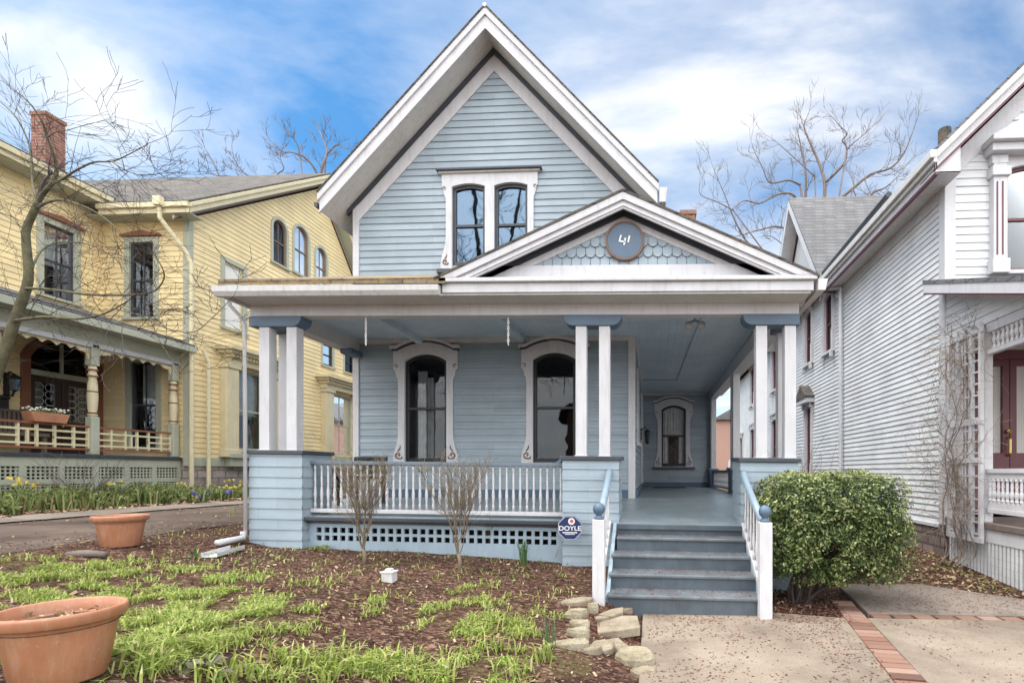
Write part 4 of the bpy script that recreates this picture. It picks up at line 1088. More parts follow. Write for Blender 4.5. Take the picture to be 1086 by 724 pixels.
for ya, yb in ((6.28, 7.92), (8.08, 9.88), (10.04, 11.66)):
    q = MB()
    q.box(XP_-.07, XP_-.01, ya, yb, 2.36, 2.40); q.box(XP_-.07, XP_-.01, ya, yb, 1.90, 1.94)
    Rr = q.build('porch_railing', M_['rust'], yh)
    q = MB(); L_ = yb-ya
    q.box(XP_-.06, XP_-.02, ya, yb, 2.24, 2.28); q.box(XP_-.06, XP_-.02, ya, yb, 1.98, 2.02)
    for f0 in (.0, .16, .34, .5, .66, .84, .985): q.box(XP_-.062, XP_-.018, ya+L_*f0, ya+L_*f0+.035, 1.94, 2.36)
    for f0, f1 in ((.16, .34), (.66, .84), (.0, .16), (.84, .985)): q.box(XP_-.058, XP_-.022, ya+L_*f0, ya+L_*f1, 2.11, 2.145)
    q.box(XP_-.06, XP_-.02, ya+L_*.42, ya+L_*.42+.035, 2.02, 2.24)
    q.build('fretwork', M_['sagecream'], Rr)
q = MB(); q.box(XP_-.12, XP_+.04, 3, YBw-.02, 4.02, 4.12); q.build('porch_beam', M_['white'], yh, bevel=.006)
q = MB(); pts = [(3.2, 4.021)]; yy = 3.2
while yy < YBw-.3: pts += [(yy+.04, 3.99), (yy+.12, 3.925), (yy+.20, 3.99)]; yy += .24
q.prism(lambda x, o, z: (XP_-.04+o, x, z), pts+[(yy, 4.021)], -.012, .012); q.build('bead_trim', M_['sagecream'], yh)
q = MB(); q.box(XP_-.10, XP_+.02, 3, YBw-.02, 4.12, 4.36); q.build('porch_frieze', M_['sage'], yh)
slab4('porch_roof', 'roofgrey', [(XP_+.38, 2.6, 4.55), (XP_+.38, YBw-.01, 4.55), (XA_+.02, YBw-.01, 5.32), (XA_+.02, 2.6, 5.32)], .05, yh)
q = MB(); q.box(XP_+.36, XP_+.42, 2.6, YBw-.0, 4.36, 4.50); q.box(XP_+.02, XP_+.36, 2.6, YBw-.02, 4.36, 4.38); q.build('porch_eave', M_['sage'], yh, bevel=.008)
q = MB(); q.tube([(-11.62, YO-.06, 7.75), (-11.62, YO-.04, 7.45), (-11.28, YBw-.12, 6.75), (-11.22, YBw-.06, 6.5), (-11.22, YBw-.06, .9)], .05, 8); q.box(-11.70, -11.52, YO-.16, YO-.05, 7.72, 7.92); q.build('downspout', M_['sagecream'], yh)
q = MB(); q.tube([(-11.2, 12.3, 1.0), (-11.2, 12.3, 4.2), (-11.24, 12.2, 4.5)], .045, 8); q.build('downspout', M_['sagecream'], yh)
# loose things on that porch
pb = thing('flower_box', (XP_-.04, 9.15, 2.40), 'terracotta flower box of white blooms on the yellow porch railing', 'planter')
q = MB(); q.prism(lambda x, o, z: (XP_-.04+o, 9.15+x, z), [(-.32, 2.58), (-.26, 2.40), (.26, 2.40), (.32, 2.58)], -.11, .11); q.build('box', M_['terra'], pb, bevel=.01)
q = MB(); f_ = MB()
for i in range(90):
    p = Vector((XP_-.04+R.uniform(-.09, .09), 9.15+R.uniform(-.28, .28), 2.57)); d = Vector((R.uniform(-.05, .05), R.uniform(-.05, .05), R.uniform(.03, .11)))
    a = R.random()*6; s_ = Vector((math.cos(a), math.sin(a), .2))*.018
    q.add([p-s_*.4, p+s_*.4, p+d+s_, p+d-s_], [(0,1,2,3)])
    if i % 2: 
        c_ = p+d; f_.blob(c_, .02, n=6)
q.build('leaves', M_['cover'], pb, recalc=False); f_.build('blooms', M_['wflower'], pb)
wl = thing('wall_lantern', (XA_, 10.02, 3.3), 'black carriage lantern left of the carved double door on the yellow porch', 'lantern')
q = MB(); q.lathe([(.01, 3.52), (.12, 3.44), (.10, 3.41)], (XA_+.2, 10.02, 0), 8); q.box(XA_, XA_+.03, 9.97, 10.07, 2.98, 3.55); q.tube([(XA_, 10.02, 3.1), (XA_+.15, 10.02, 3.05), (XA_+.2, 10.02, 3.16)], .02, 6); q.tube([(XA_, 10.02, 3.45), (XA_+.1, 10.02, 3.56), (XA_+.2, 10.02, 3.5)], .018, 6); q.build('bracket', M_['black'], wl)
q = MB(); q.lathe([(.09, 3.41), (.06, 3.18), (.02, 3.14)], (XA_+.2, 10.02, 0), 8); q.build('lamp_glass', M_['glassup'], wl)
mb_ = thing('mailbox', (XA_, 9.88, 2.85), 'black wall mailbox below the lantern on the yellow porch', 'mailbox')
q = MB(); q.box(XA_, XA_+.12, 9.62, 10.0, 2.75, 2.98); q.build('box', M_['black'], mb_, bevel=.02)
q = MB(); q.prism(lambda x, o, z: (XA_+.0+o, x, z), [(9.61, 2.985), (10.01, 2.985), (10.01, 3.02), (9.81, 3.06), (9.61, 3.02)], .0, .14); q.build('lid', M_['black'], mb_, bevel=.01)
be = thing('wicker_bench', (-12.9, 9.6, 1.82), 'brown wicker bench standing by the yellow house wall under the mailbox', 'bench')
q = MB(); q.box(-13.45, -12.9, 8.9, 10.25, 2.2, 2.27); q.build('seat', M_['shrubstem'], be)
q = MB()
for i in range(18): q.box(-13.5, -13.46, 8.9+i*.076, 8.94+i*.076, 2.27, 2.72)
q.box(-13.51, -13.45, 8.88, 10.27, 2.72, 2.77); q.build('backrest', M_['barkgrey'], be)
for x in (-13.42, -12.96):
    for y in (8.95, 10.2):
        q = MB(); q.box(x-.03, x+.03, y-.03, y+.03, 1.82, 2.2); q.build('leg', M_['shrubstem'], be)

# ------------------------------------------------------------------ the white house on the right
XW, YFw = 4.57, 8.2
wh = thing('white_house', (7, 12, .1), 'white clapboard house with maroon trim and a latticed side porch', 'house')
TS, TF = facing((XW, 0, 0), '-X'), facing((0, YFw, 0), '-Y')
RXw, SLw, ZEw = 9.0, .97, 6.35
def zF(x): return ZEw+SLw*(x-XW)
SIDE = [(13.12, 13.72, 4.55, 6.05), (14.80, 15.40, 4.6, 6.1), (14.85, 15.35, 1.2, 3.35), (18.8, 19.6, 4.5, 6.2), (23.0, 23.8, 4.5, 6.2), (18.8, 19.6, 1.4, 3.4), (23.0, 23.8, 1.4, 3.4), (26.0, 26.7, 1.4, 3.2)]
q = MB()
clapboard(q, TS, .63, 6.20, .1, -30, -(YFw+.12), [(-b, -a, c, d) for a, b, c, d in SIDE])
clapboard(q, TS, 6.20, 9.1, .1, lambda z: -18.4+(z-6.2)*.85, lambda z: -13.4-(z-6.2)*.85)
FWIN = (5.47, 6.35, 4.56, 6.2)
clapboard(q, TF, 4.4, 10.2, .125, lambda z: max(XW+.12, XW+(z-ZEw+.3)/SLw), 9.2, [FWIN])
clapboard(q, TF, .80, 4.4, .125, XW+.12, 9.2, [(5.12, 5.95, .80, 3.2)])
q.build('wall', M_['whitesid'], wh, recalc=False)
q = MB(); q.box(XW-.03, XW+.14, YFw-.031, YFw+.14, .63, 6.28); q.build('corner_board', M_['white'], wh, bevel=.006)
q = MB(); q.box(XW-.012, XW+.2, YFw+.02, 30, -.2, .60); q.build('foundation', M_['wstone'], wh)
q = MB(); q.box(XW-.04, XW+.02, YFw+.14, 30, .58, .63); q.build('water_table', M_['white'], wh)
q = MB(); q.box(15, 15.05, YFw, 30, 0, 10); q.box(XW+.05, 15, 30, 30.05, 0, 9.5); q.box(XW+.05, 15, YFw+.05, 30, 3.9, 3.95); q.box(XW+.9, XW+.95, YFw+.1, 30, .5, 6.3); q.box(XW+.05, 15, YFw+.1, 30, 6.3, 6.35); q.box(5, 15, YFw+.8, YFw+.85, .5, 6.3); q.build('inner_shell', M_['gloom'], wh)
# main roof: eave along the side, rake on the front
xo = XW-.38; yo = YFw-.42; zo = zF(xo)+.28
slab4('roof', 'roofgrey', [(xo, yo, zo), (RXw, yo, zF(RXw)+.28), (RXw, 30.3, zF(RXw)+.28), (xo, 30.3, zo)], .06, wh)
slab4('roof', 'roofgrey', [(RXw, yo, zF(RXw)+.28), (RXw+4.6, yo, zo), (RXw+4.6, 30.3, zo), (RXw, 30.3, zF(RXw)+.28)], .06, wh)
for nm, mt_, y0, y1, d0, d1 in (('rake_board', 'white', yo, yo+.03, .065, .30), ('rake_crown', 'cream', yo-.06, yo, .061, .17), ('gable_line', 'maroon', yo+.0, yo+.05, .301, .34), ('gable_frieze', 'white', YFw-.03, YFw, .36, .70)):
    q = MB(); xs_ = (XW if nm == 'gable_frieze' else xo, RXw); q.add([(x, y, zF(x)+.28-d) for y in (y0, y1) for x in xs_ for d in (d0, d1)], [(0,1,3,2), (4,6,7,5), (0,4,5,1), (2,3,7,6), (0,2,6,4), (1,5,7,3)]); q.build(nm, M_[mt_], wh)
slab4('soffit', 'cream', [(xo, yo+.03, zo-.3), (RXw, yo+.03, zF(RXw)-.02), (RXw, YFw, zF(RXw)-.02), (xo, YFw, zo-.3)], .02, wh)
ye = 12.75
q = MB(); q.box(xo, xo+.03, yo, ye, zo-.36, zo-.065); q.build('eave_board', M_['white'], wh, bevel=.006)
q = MB(); q.box(xo-.10, xo, yo-.06, ye, zo-.18, zo-.06); q.box(xo-.05, xo, yo-.06, ye, zo-.25, zo-.181); q.build('eave_crown', M_['cream'], wh, bevel=.01)
q = MB(); q.box(xo+.0, xo+.05, yo, ye, zo-.40, zo-.361); q.build('eave_line', M_['maroon'], wh)
q = MB(); q.box(xo+.03, XW-.001, yo+.03, ye, zo-.36, zo-.34); q.build('soffit', M_['cream'], wh)
q = MB(); q.box(XW-.03, XW-.001, YFw+.15, 13.0, 5.72, zo-.361); q.build('side_frieze', M_['white'], wh)
q = MB(); q.prism(lambda x, o, z: (x, o, z), [(xo+.03, zo-.362), (XW-.002, zo-.362), (XW-.002, zF(XW)-.01), (xo+.03, zo-.305)], yo+.03, YFw-.03); q.build('eave_return', M_['white'], wh)
q = MB(); q.box(xo-.14, xo-.02, ye, ye+.25, zo-.36, zo-.05); q.build('gutter', M_['dark'], wh)
q = MB(); q.tube([(xo-.06, ye-.05, zo-.35), (XW-.09, ye-.35, 5.85), (XW-.09, ye-.35, .3)], .045, 8); q.build('downspout', M_['white'], wh)
q = MB(); q.tube([(xo-.03, 9.2, zo+.08), (xo-.01, 12.7, zo+.06)], .055, 8); q.build('roof_pipe', M_['dark'], wh)
q = MB(); q.tube([(5.0, 9.0, zF(5.0)), (5.0, 9.0, zF(5.0)+.55)], .1, 10); q.build('vent_pipe', M_['roofdark'], wh)
# cross gable towards the blue house
gy, gz, gs = 15.9, 9.62, 1.22
for sgn in (-1, 1):
    yb = gy+sgn*3.0
    slab4('roof', 'roofgrey', [(XW-.4, gy, gz+.25), (XW-.4, yb, gz+.25-gs*3.0), (RXw, yb, gz+.25-gs*3.0), (RXw, gy, gz+.25)], .06, wh)
    for nm, mt_, x0, x1, d0, d1 in (('rake_board', 'white', XW-.4, XW-.37, .065, .36), ('gable_line', 'maroon', XW-.03, XW-.001, .45, .50), ('soffit', 'cream', XW-.37, XW, .33, .36)):
        q = MB(); q.add([(x, y, gz+.25-gs*abs(y-gy)-d) for x in (x0, x1) for y in (gy, yb) for d in (d0, d1)], [(0,1,3,2), (4,6,7,5), (0,4,5,1), (2,3,7,6), (0,2,6,4), (1,5,7,3)]); q.build(nm, M_[mt_], wh)
# side windows
for i, (a, b, c_, d) in enumerate(SIDE):
    W = window(wh, TS, -b, -a, c_, d, .10, 'white', 'maroon', 'glassdk', tw=.11, topw=.16, out=.06, cur=[(.1, .9, .55, 1)] if i < 2 else None)
    for e in (-b-.08, -a+.08):
        q = MB(); q.box(e-.05, e+.05, .06, .12, d-.05, d+.15, TS); q.box(e-.045, e+.045, .06, .13, c_-.2, c_-.06, TS); q.box(e-.045, e+.045, .06, .09, c_-.06, c_+.5, TS); q.box(e-.02, e+.02, .06, .075, c_+.5, d-.05, TS); q.build('bracket', M_['white'], W, bevel=.01)
    if i == 2:
        q = MB(); mid = -(a+b)/2; q.prism(TS, [(mid-.5, d+.2), (mid+.5, d+.2), (mid+.5, d+.26), (mid, d+.62), (mid-.5, d+.26)], 0, .28); q.build('pediment_hood', M_['roofdark'], W)
        q = MB(); q.box(mid-.48, mid+.48, 0, .26, d+.08, d+.199, TS); q.build('hood_base', M_['white'], W)
    else:
        q = MB(); q.box(-b-.16, -a+.16, 0, .12, d+.18, d+.23, TS); q.build('cap', M_['white'], W)
# front window with fluted pilaster
W = window(wh, TF, *FWIN, .08, 'white', 'maroon', 'glassdk', tw=.03, topw=.2, out=.05)
q = MB(); q.box(5.22, 5.42, 0, .12, 4.72, 6.18, TF); q.box(5.19, 5.45, 0, .15, 4.50, 4.72, TF); q.box(5.18, 5.46, 0, .16, 5.98, 6.12, TF); q.build('pilaster', M_['white'], W, bevel=.01)
q = MB()
for x in (5.27, 5.35): q.box(x-.012, x+.012, .12, .125, 4.78, 5.9, TF)
q.build('flute', M_['maroon'], W)
q = MB(); q.box(5.14, 6.7, 0, .22, 6.32, 6.44, TF); q.box(5.10, 6.7, 0, .30, 6.44, 6.52, TF); q.prism(TF, [(5.10, 6.521), (5.9, 6.521), (5.9, 6.95)], 0, .28); q.box(5.2, 5.44, 0, .12, 6.18, 6.32, TF); q.build('window_cornice', M_['white'], W, bevel=.01)
# front door
D = MB(); D.box(XW+.15, 5.055, 0, .03, .82, 3.3, TF); D.build('door_side_panel', M_['maroon'], wh)
D = MB(); D.box(5.06, 6.3, -.0, .04, 3.2, 3.34, TF); D.box(5.06, 5.12, 0, .04, .8, 3.2, TF); Dd = D.build('front_door', M_['maroon'], wh, bevel=.005)
for a, b in ((5.12, 5.53), (5.54, 5.95)):
    D = MB(); D.ring(TF, outline(a, b, .8, 3.2, 0, .10, db=.95), outline(a, b, .8, 3.2), -.05, 0); D.box(a+.1, b-.1, -.045, -.02, .9, 1.7, TF); L_ = D.build('door_leaf', M_['maroon'], Dd, bevel=.005)
    D = MB(); n_ = 8
    for i in range(n_):
        x = a+.1+(b-a-.2)*i/n_; D.box(x+.003, x+(b-a-.2)/n_-.003, -.06-.012*(i % 2), -.05, 1.75, 3.1, TF)
    D.build('lace_curtain', M_['blind'], L_)
D = MB(); D.tube([TF(5.50, 0, 2.0), TF(5.50, .06, 1.96), TF(5.50, .06, 1.75), TF(5.50, 0, 1.7)], .018, 6); D.lathe([(.03, 0), (.04, .03), (.03, .06)], (5.50, YFw-.04, 2.05), 8); D.build('handle', M_['brass'], Dd)
# porch
q = MB(); q.box(XW-.04, 9, 5.2, YFw-.04, .68, .765); q.build('porch_floor', M_['barkgrey'], wh, bevel=.01)
q = MB(); q.box(XW-.01, XW+.03, 5.2, YFw-.04, .50, .68); q.build('porch_fascia', M_['white'], wh)
q = MB(); yy = 5.2
while yy < YFw-.1: q.box(XW, XW+.02, yy, yy+.045, -.2, .50); yy += .075
q.build('porch_skirt', M_['whitesid'], wh)
q = MB(); q.box(XW+.08, XW+.1, 5.2, YFw-.1, -.2, .6); q.build('skirt_shade', M_['gloom'], wh)  # near-black sheet standing in for shade behind the slats
q = MB(); q.box(XW-.02, XW+.1, 7.24, 7.36, .765, 3.45); q.build('porch_post', M_['white'], wh, bevel=.01)
q = MB(); q.box(XW-.02, XW+.1, 5.25, 5.37, .765, 3.45); q.build('porch_post', M_['white'], wh, bevel=.01)
q = MB(); q.box(XW+.0, XW+.08, 5.37, 7.24, 3.36, 3.48); q.box(XW+.0, XW+.08, 5.37, 7.24, 3.06, 3.12); q.box(XW+.0, XW+.08, 7.36, YFw-.03, 3.3, 3.48)
yy = 5.42
while yy < 7.2: q.lathe([(.02, 3.12), (.028, 3.14), (.016, 3.18), (.034, 3.24), (.016, 3.30), (.028, 3.34), (.02, 3.36)], (XW+.04, yy, 0), 8); yy += .085
q.build('spindle_frieze', M_['white'], wh)
q = MB(); q.box(XW+.0, XW+.08, 5.37, 7.24, 1.44, 1.50); q.box(XW+.0, XW+.08, 5.37, 7.24, .90, .96); q.box(XW+.02, XW+.05, 5.37, 7.24, 1.36, 1.44); q.box(XW+.02, XW+.05, 5.37, 7.24, .96, 1.05); Rr = q.build('porch_railing', M_['white'], wh, bevel=.004)
yy = 5.42
while yy < 7.22:
    q = MB(); q.lathe(balprof(.31, 1.3), (XW+.035, yy, 1.05), 8); q.build('baluster', M_['white'], Rr, smooth=True); yy += .085
# shed roof, its rake towards us
ra, rb = (8.22, 4.40), (5.0, 3.27)
rt = lambda y: ra[1]+(y-ra[0])*(ra[1]-rb[1])/(ra[0]-rb[0])
q = MB(); q.add([(x, y, z) for x in (XW-.34, 9) for (y, z) in ((ra[0], ra[1]+.06), (rb[0], rb[1]+.06), (rb[0], rb[1]), (ra[0], ra[1]))], [(0,1,2,3), (4,5,6,7), (0,1,5,4), (1,2,6,5), (2,3,7,6), (3,0,4,7)]); q.build('porch_roof', M_['roofgrey'], wh)
for nm, mt_, x0, x1, d0, d1 in (('porch_rake', 'white', XW-.33, XW-.29, .001, .14), ('porch_rake_line', 'maroon', XW-.325, XW-.28, .1405, .165), ('porch_soffit', 'cream', XW-.29, XW-.002, .145, .16)):
    q = MB(); q.add([(x, y, z-d) for x in (x0, x1) for (y, z) in (ra, rb) for d in (d0, d1)], [(0,1,3,2), (4,6,7,5), (0,4,5,1), (2,3,7,6), (0,2,6,4), (1,5,7,3)]); q.build(nm, M_[mt_], wh)
q = MB(); clapboard(q, TS, 3.485, 4.35, .125, lambda z: -min(YFw-.03, max(5.0, 8.3)), lambda z: -min(YFw-.04, max(5.0, ra[0]+(z+.1-ra[1])*(ra[0]-rb[0])/(ra[1]-rb[1])))); q.build('gable_wall', M_['whitesid'], wh, recalc=False)

# trellis with its vine
tr = thing('trellis', (4.5, 7.6, .5), 'white wooden trellis with square lattice on the white house porch', 'trellis')
q = MB(); XT = XW-.07
for y in (7.22, 7.42, 7.72, 7.95): q.box(XT-.03, XT+.02, y-.025, y+.025, .48, 3.50)
for z in (.52, 1.62, 2.15, 3.40): q.box(XT-.035, XT-.001, 7.16, 8.0, z-.035, z+.035)
for z in [.6+.16*i for i in range(18)]: q.box(XT-.01, XT+.012, 7.22, 7.95, z-.012, z+.012)
for y in (7.5, 7.58, 7.65, 7.8, 7.87): q.box(XT-.008, XT+.01, y-.01, y+.01, .5, 3.45)
q.build('lattice', M_['white'], tr)

# the pink building far behind
fb = thing('brick_house', (9, 45, .2), 'distant pink brick house glimpsed between the side porch columns', 'house')
q = MB(); q.box(5.5, 14, 45, 52, 0, 6.0); q.build('wall', M_['pink'], fb)
q = MB(); q.prism(lambda x, o, z: (x, 44.6+o, z), [(5.2, 6.0), (14.3, 6.0), (9.75, 8.6)], 0, 8); q.build('roof', M_['roofgrey'], fb)
for x in (7.2, 8.4, 9.6):
    q = MB(); q.box(x, x+.8, 44.93, 44.98, 3.6, 5.2); q.box(x-.1, x+.9, 44.95, 45, 3.5, 5.3, mi=1); q.build('window', [M_['dark'], M_['white']], fb)
q = MB()
for x in (6.6, 7.7, 8.8, 9.9): q.prism(facing((0, 45, 0), '-Y'), outline(x, x+.8, .3, 2.6, .4), 0, .06)
q.build('arcade', M_['cream'], fb)

# the house across the street, seen only as a reflection in the porch windows
oh = thing('brick_house', (-1.5, -24, 0), 'gabled house across the street, mirrored in the dark porch window', 'house')
TO = facing((0, -24, 0), '+Y')
q = MB(); q.prism(TO, [(-4, -.3), (7, -.3), (7, 6), (1.5, 10.5), (-4, 6)], -8, 0); q.build('wall', M_['pink'], oh)
for sg in (-1, 1): slab4('roof', 'roofdark', [(-1.5, -23.4, 11.0), (-1.5+sg*6.2, -23.4, 5.9), (-1.5+sg*6.2, -32.2, 5.9), (-1.5, -32.2, 11.0)], .15, oh)
for x0, z0 in ((-2.4, 1.2), (3.6, 1.2), (-2.4, 4.2), (3.6, 4.2), (.8, 6.6)): window(oh, TO, x0, x0+1.2, z0, z0+1.9, .35, 'cream', 'sash', 'glassdk')
q = MB(); q.box(-.4, 2.2, 0, 1.8, 2.7, 3.0, TO); q.prism(TO, [(-.6, 3.0), (2.4, 3.0), (.9, 3.9)], 0, 1.9); q.build('portico_roof', M_['cream'], oh)
for x in (-.2, 1.9):
    q = MB(); q.box(x, x+.2, 1.5, 1.7, -.3, 2.7, TO); q.build('column', M_['cream'], oh)
q = MB(); q.box(.4, 1.4, -.02, .05, -.1, 2.3, TO); q.build('front_door', M_['door'], oh)
# ------------------------------------------------------------------ trees
def wander(a, b, n, amp, rng):
    a = Vector(a); b = Vector(b); L = (b-a).length; pts = [a]
    for i in range(1, n):
        pts.append(a.lerp(b, i/n) + Vector((rng.uniform(-1,1), rng.uniform(-1,1), rng.uniform(-1,1)))*amp*L)
    return pts + [b]
def twigs(mb, p, d, length, rad, depth, rng, up=.25, nchild=4, n=4, spread=.9, minr=.002):
    d = Vector(d).normalized(); pts = [Vector(p)]; segs = 5
    for i in range(segs):
        d = (d + Vector((rng.gauss(0,1), rng.gauss(0,1), rng.gauss(0,1)))*.11 + Vector((0,0,up*.18))).normalized()
        pts.append(pts[-1] + d*length/segs)
    mb.tube(pts, [max(minr, rad*(1-.8*i/segs)) for i in range(segs+1)], n if rad > .012 else 3)
    if depth <= 0: return
    for k in range(nchild):
        t = rng.uniform(.25, 1.0); i = min(segs-1, int(t*segs)); q = pts[i].lerp(pts[i+1], t*segs-i)
        dd = (pts[i+1]-pts[i]).normalized()
        side = dd.orthogonal(); side.rotate(__import__('mathutils').Quaternion(dd, rng.random()*2*PI))
        nd = (dd + side.normalized()*spread*rng.uniform(.5, 1.2)).normalized()
        twigs(mb, q, nd, length*rng.uniform(.45, .75), rad*.5*(1-.5*t)+minr*.3, depth-1, rng, up, nchild, n, spread, minr)
def smooth_path(P, k=4):
    out = []
    for i in range(len(P)-1):
        p0 = P[max(0, i-1)]; p1 = P[i]; p2 = P[i+1]; p3 = P[min(len(P)-1, i+2)]
        for j in range(k):
            t = j/k
            out.append(.5*((2*p1)+(p2-p0)*t+(2*p0-5*p1+4*p2-p3)*t*t+(3*p1-p0-3*p2+p3)*t*t*t))
    return out+[P[-1]]
def limb(mb, tw, P, r0, r1, rng, ntw, tl, tr, depth, up=.3, nchild=4, minr=.002, sides=7, start=.25, spread=.9):
    S = smooth_path([Vector(p) for p in P]); n = len(S)
    mb.tube(S, [r0+(r1-r0)*i/(n-1) for i in range(n)], sides)
    for k in range(ntw):
        t = start+(1-start)*(k+rng.random())/ntw; i = min(n-2, int(t*(n-1)))
        dd = (S[i+1]-S[i]).normalized(); sd = dd.orthogonal(); sd.rotate(__import__('mathutils').Quaternion(dd, rng.random()*2*PI))
        twigs(tw, S[i], (dd*rng.uniform(.2, .9)+sd.normalized()*spread), tl*rng.uniform(.5, 1.1)*(1-.3*t), max(minr*1.6, tr*(1-.6*t)), depth, rng, up, nchild, 4, .8, minr)
    twigs(tw, S[-1], S[-1]-S[-2], tl*.8, r1, depth, rng, up, nchild, 4, .8, minr)

# the young tree at the left edge, by the driveway
rng = random.Random(5)
YT = 7.4
def tp(u, v, dy=0.0): return atY(u, v, YT+dy)
t0 = tp(-34, 565); t0.z = H(t0.x, t0.y)
tree = thing('bare_tree', t0, 'small greenish grey bare tree at the left edge, before the yellow house', 'tree')
mb = MB(); tw = MB()
limb(mb, tw, [t0-Vector((0,0,.2)), tp(-26,480), tp(-10,415), tp(6,368), tp(20,328), tp(30,296), tp(28,262), tp(28,243), tp(37,222), tp(41,213)], .082, .040, rng, 3, .7, .01, 2, start=.6)
for pts, r0, r1, nt_, tl in [
    ([(41,213,0), (48,203,-.1), (57,192,-.2), (60,178,-.2), (55,160,-.3), (50,146,-.3), (44,128,-.4), (30,108,-.5), (10,92,-.5)], .052, .008, 16, .9),
    ([(50,146,-.3), (60,140,-.4), (72,138,-.5), (92,132,-.6)], .014, .004, 6, .6),
    ([(41,213,0), (37,205,.1), (34,190,.3), (33,168,.4), (29,148,.5), (18,126,.5), (5,112,.5), (-10,100,.5)], .030, .007, 12, .8),
    ([(40,220,0), (52,214,-.3), (66,212,-.5), (80,216,-.7), (96,222,-.8), (112,232,-.9), (124,243,-1.0)], .034, .006, 22, .85),
    ([(34,284,0), (42,268,.3), (52,260,.5), (66,257,.6), (88,258,.7), (108,265,.8), (124,276,.9), (136,292,.9)], .026, .005, 18, .8),
    ([(57,194,-.2), (66,190,-.4), (82,180,-.6), (100,172,-.7), (120,171,-.8), (140,162,-.9), (158,152,-.9)], .030, .005, 18, .85),
    ([(118,171,-.8), (132,180,-1.0), (150,186,-1.2), (172,184,-1.3)], .013, .004, 8, .6),
    ([(26,306,0), (40,306,-.2), (62,308,-.4), (90,312,-.5), (120,313,-.6), (150,312,-.7), (166,307,-.8), (174,295,-.8), (172,284,-.9), (165,272,-1.0)], .034, .006, 20, .75),
    ([(16,340,0), (30,338,-.3), (50,336,-.5), (80,338,-.7), (106,334,-.8), (122,327,-.9), (134,320,-1)], .040, .008, 14, .8),
    ([(106,334,-.8), (130,345,-1.0), (150,352,-1.1), (168,362,-1.2), (180,378,-1.3)], .014, .004, 10, .7),
    ([(120,327,-.9), (150,335,-1.2), (176,348,-1.4), (205,352,-1.5), (224,338,-1.6), (244,318,-1.7)], .013, .004, 14, .6),
    ([(-2,395,0), (2,372,.2), (-4,340,.4), (-12,310,.5), (-14,270,.5)], .05, .01, 8, .9),
    ([(14,345,0), (26,325,.3), (36,318,.4), (48,318,.6), (70,324,.7)], .03, .006, 8, .7),
    ([(30,250,0), (18,236,.2), (8,224,.3), (-6,215,.4)], .014, .004, 7, .7)]:
    limb(mb, tw, [tp(*p) for p in pts], r0*.66, r1*.75, rng, max(3, int(nt_*.8)), tl*1.1, .007, 2, up=.1, nchild=3, minr=.0022, start=.12)
mb.build('trunk', M_['bark'], tree, smooth=True); tw.build('twigs', M_['twig'], tree, recalc=False)

# two bare trees far behind the roofs
def fartree(name, label, Yd, base_u, limbs, tl, seed, r0, nt_=14, depth=2, minr=.016):
    rng = random.Random(seed)
    b = atY(base_u, 500, Yd); b.z = .2
    t = thing(name, b, label, 'tree', 'bare trees beyond the roofs')
    mb = MB(); tw = MB()
    for pts, k in limbs:
        P = [atY(u, v, Yd+dy) for u, v, dy in pts]
        limb(mb, tw, P, r0*k, r0*k*.25, rng, max(4, int(nt_*k+2)), tl*(.6+.4*k), r0*k*.3, depth, up=.5, nchild=3, minr=minr, start=.15)
    hub = atY(base_u, 330, Yd)
    mb.tube([b-Vector((0,0,.5)), b.lerp(hub, .5), hub], [r0*1.6, r0*1.3, r0*1.05], 10)
    for pts, k in limbs:
        if True: 
            u, v, dy = pts[0]; mb.tube([hub, hub.lerp(atY(u, v, Yd+dy), .6)+Vector((0,0,-.4)), atY(u, v, Yd+dy)], [r0*k*1.2, r0*k*1.1, r0*k], 7)
    mb.build('trunk', M_['barkgrey'], t, smooth=True); tw.build('twigs', M_['barkgrey'], t, recalc=False)
    return t
c4 = lambda L: [(720+x/3.879, 110+y/3.879, dy) for x, y, dy in L]
fartree('bare_tree', 'tall bare plane tree rising behind the white house roof on the right', 38, 868, [
    (c4([(595,430,0), (600,325,0), (575,240,.5), (540,160,.8), (515,95,1), (525,60,1)]), 1.0),
    (c4([(600,325,0), (640,290,-.5), (682,240,-.8), (690,180,-1), (672,150,-1), (692,125,-1.2), (655,85,-1.3)]), .7),
    (c4([(690,190,-1), (720,160,-1.4), (780,112,-1.8)]), .4),
    (c4([(520,430,1), (522,290,1), (510,215,1.4), (490,120,1.6)]), .8),
    (c4([(500,335,1), (450,315,.6), (375,325,.2), (345,265,0), (310,195,-.4)]), .6),
    (c4([(495,415,.6), (470,375,.2), (430,368,0), (390,380,-.4), (330,410,-.8), (270,398,-1), (225,430,-1.4)]), .75),
    (c4([(630,420,-.5), (720,345,-1), (790,290,-1.3), (870,265,-1.6), (925,205,-2), (965,108,-2.4)]), .85),
    (c4([(780,400,-.6), (800,365,-.6), (850,345,-.8), (900,300,-1)]), .7),
    (c4([(715,350,-1), (735,390,-1), (760,405,-1.1)]), .4),
    (c4([(270,555,-.6), (230,480,-.9), (190,380,-1.2), (150,285,-1.5)]), .5),
    (c4([(225,440,-1), (160,405,-1.3), (90,375,-1.6), (85,330,-1.7)]), .35),
    (c4([(475,525,.2), (400,505,0), (330,520,-.4), (240,545,-.8)]), .6),
    (c4([(440,590,.2), (380,545,0), (330,548,-.3)]), .3),
    (c4([(560,300,.4), (450,200,.5), (385,145,.4)]), .35)], 2.3, 21, .14, 11, 2, .009)
c5 = lambda L: [(180+x/4.525, 140+y/4.525, dy) for x, y, dy in L]
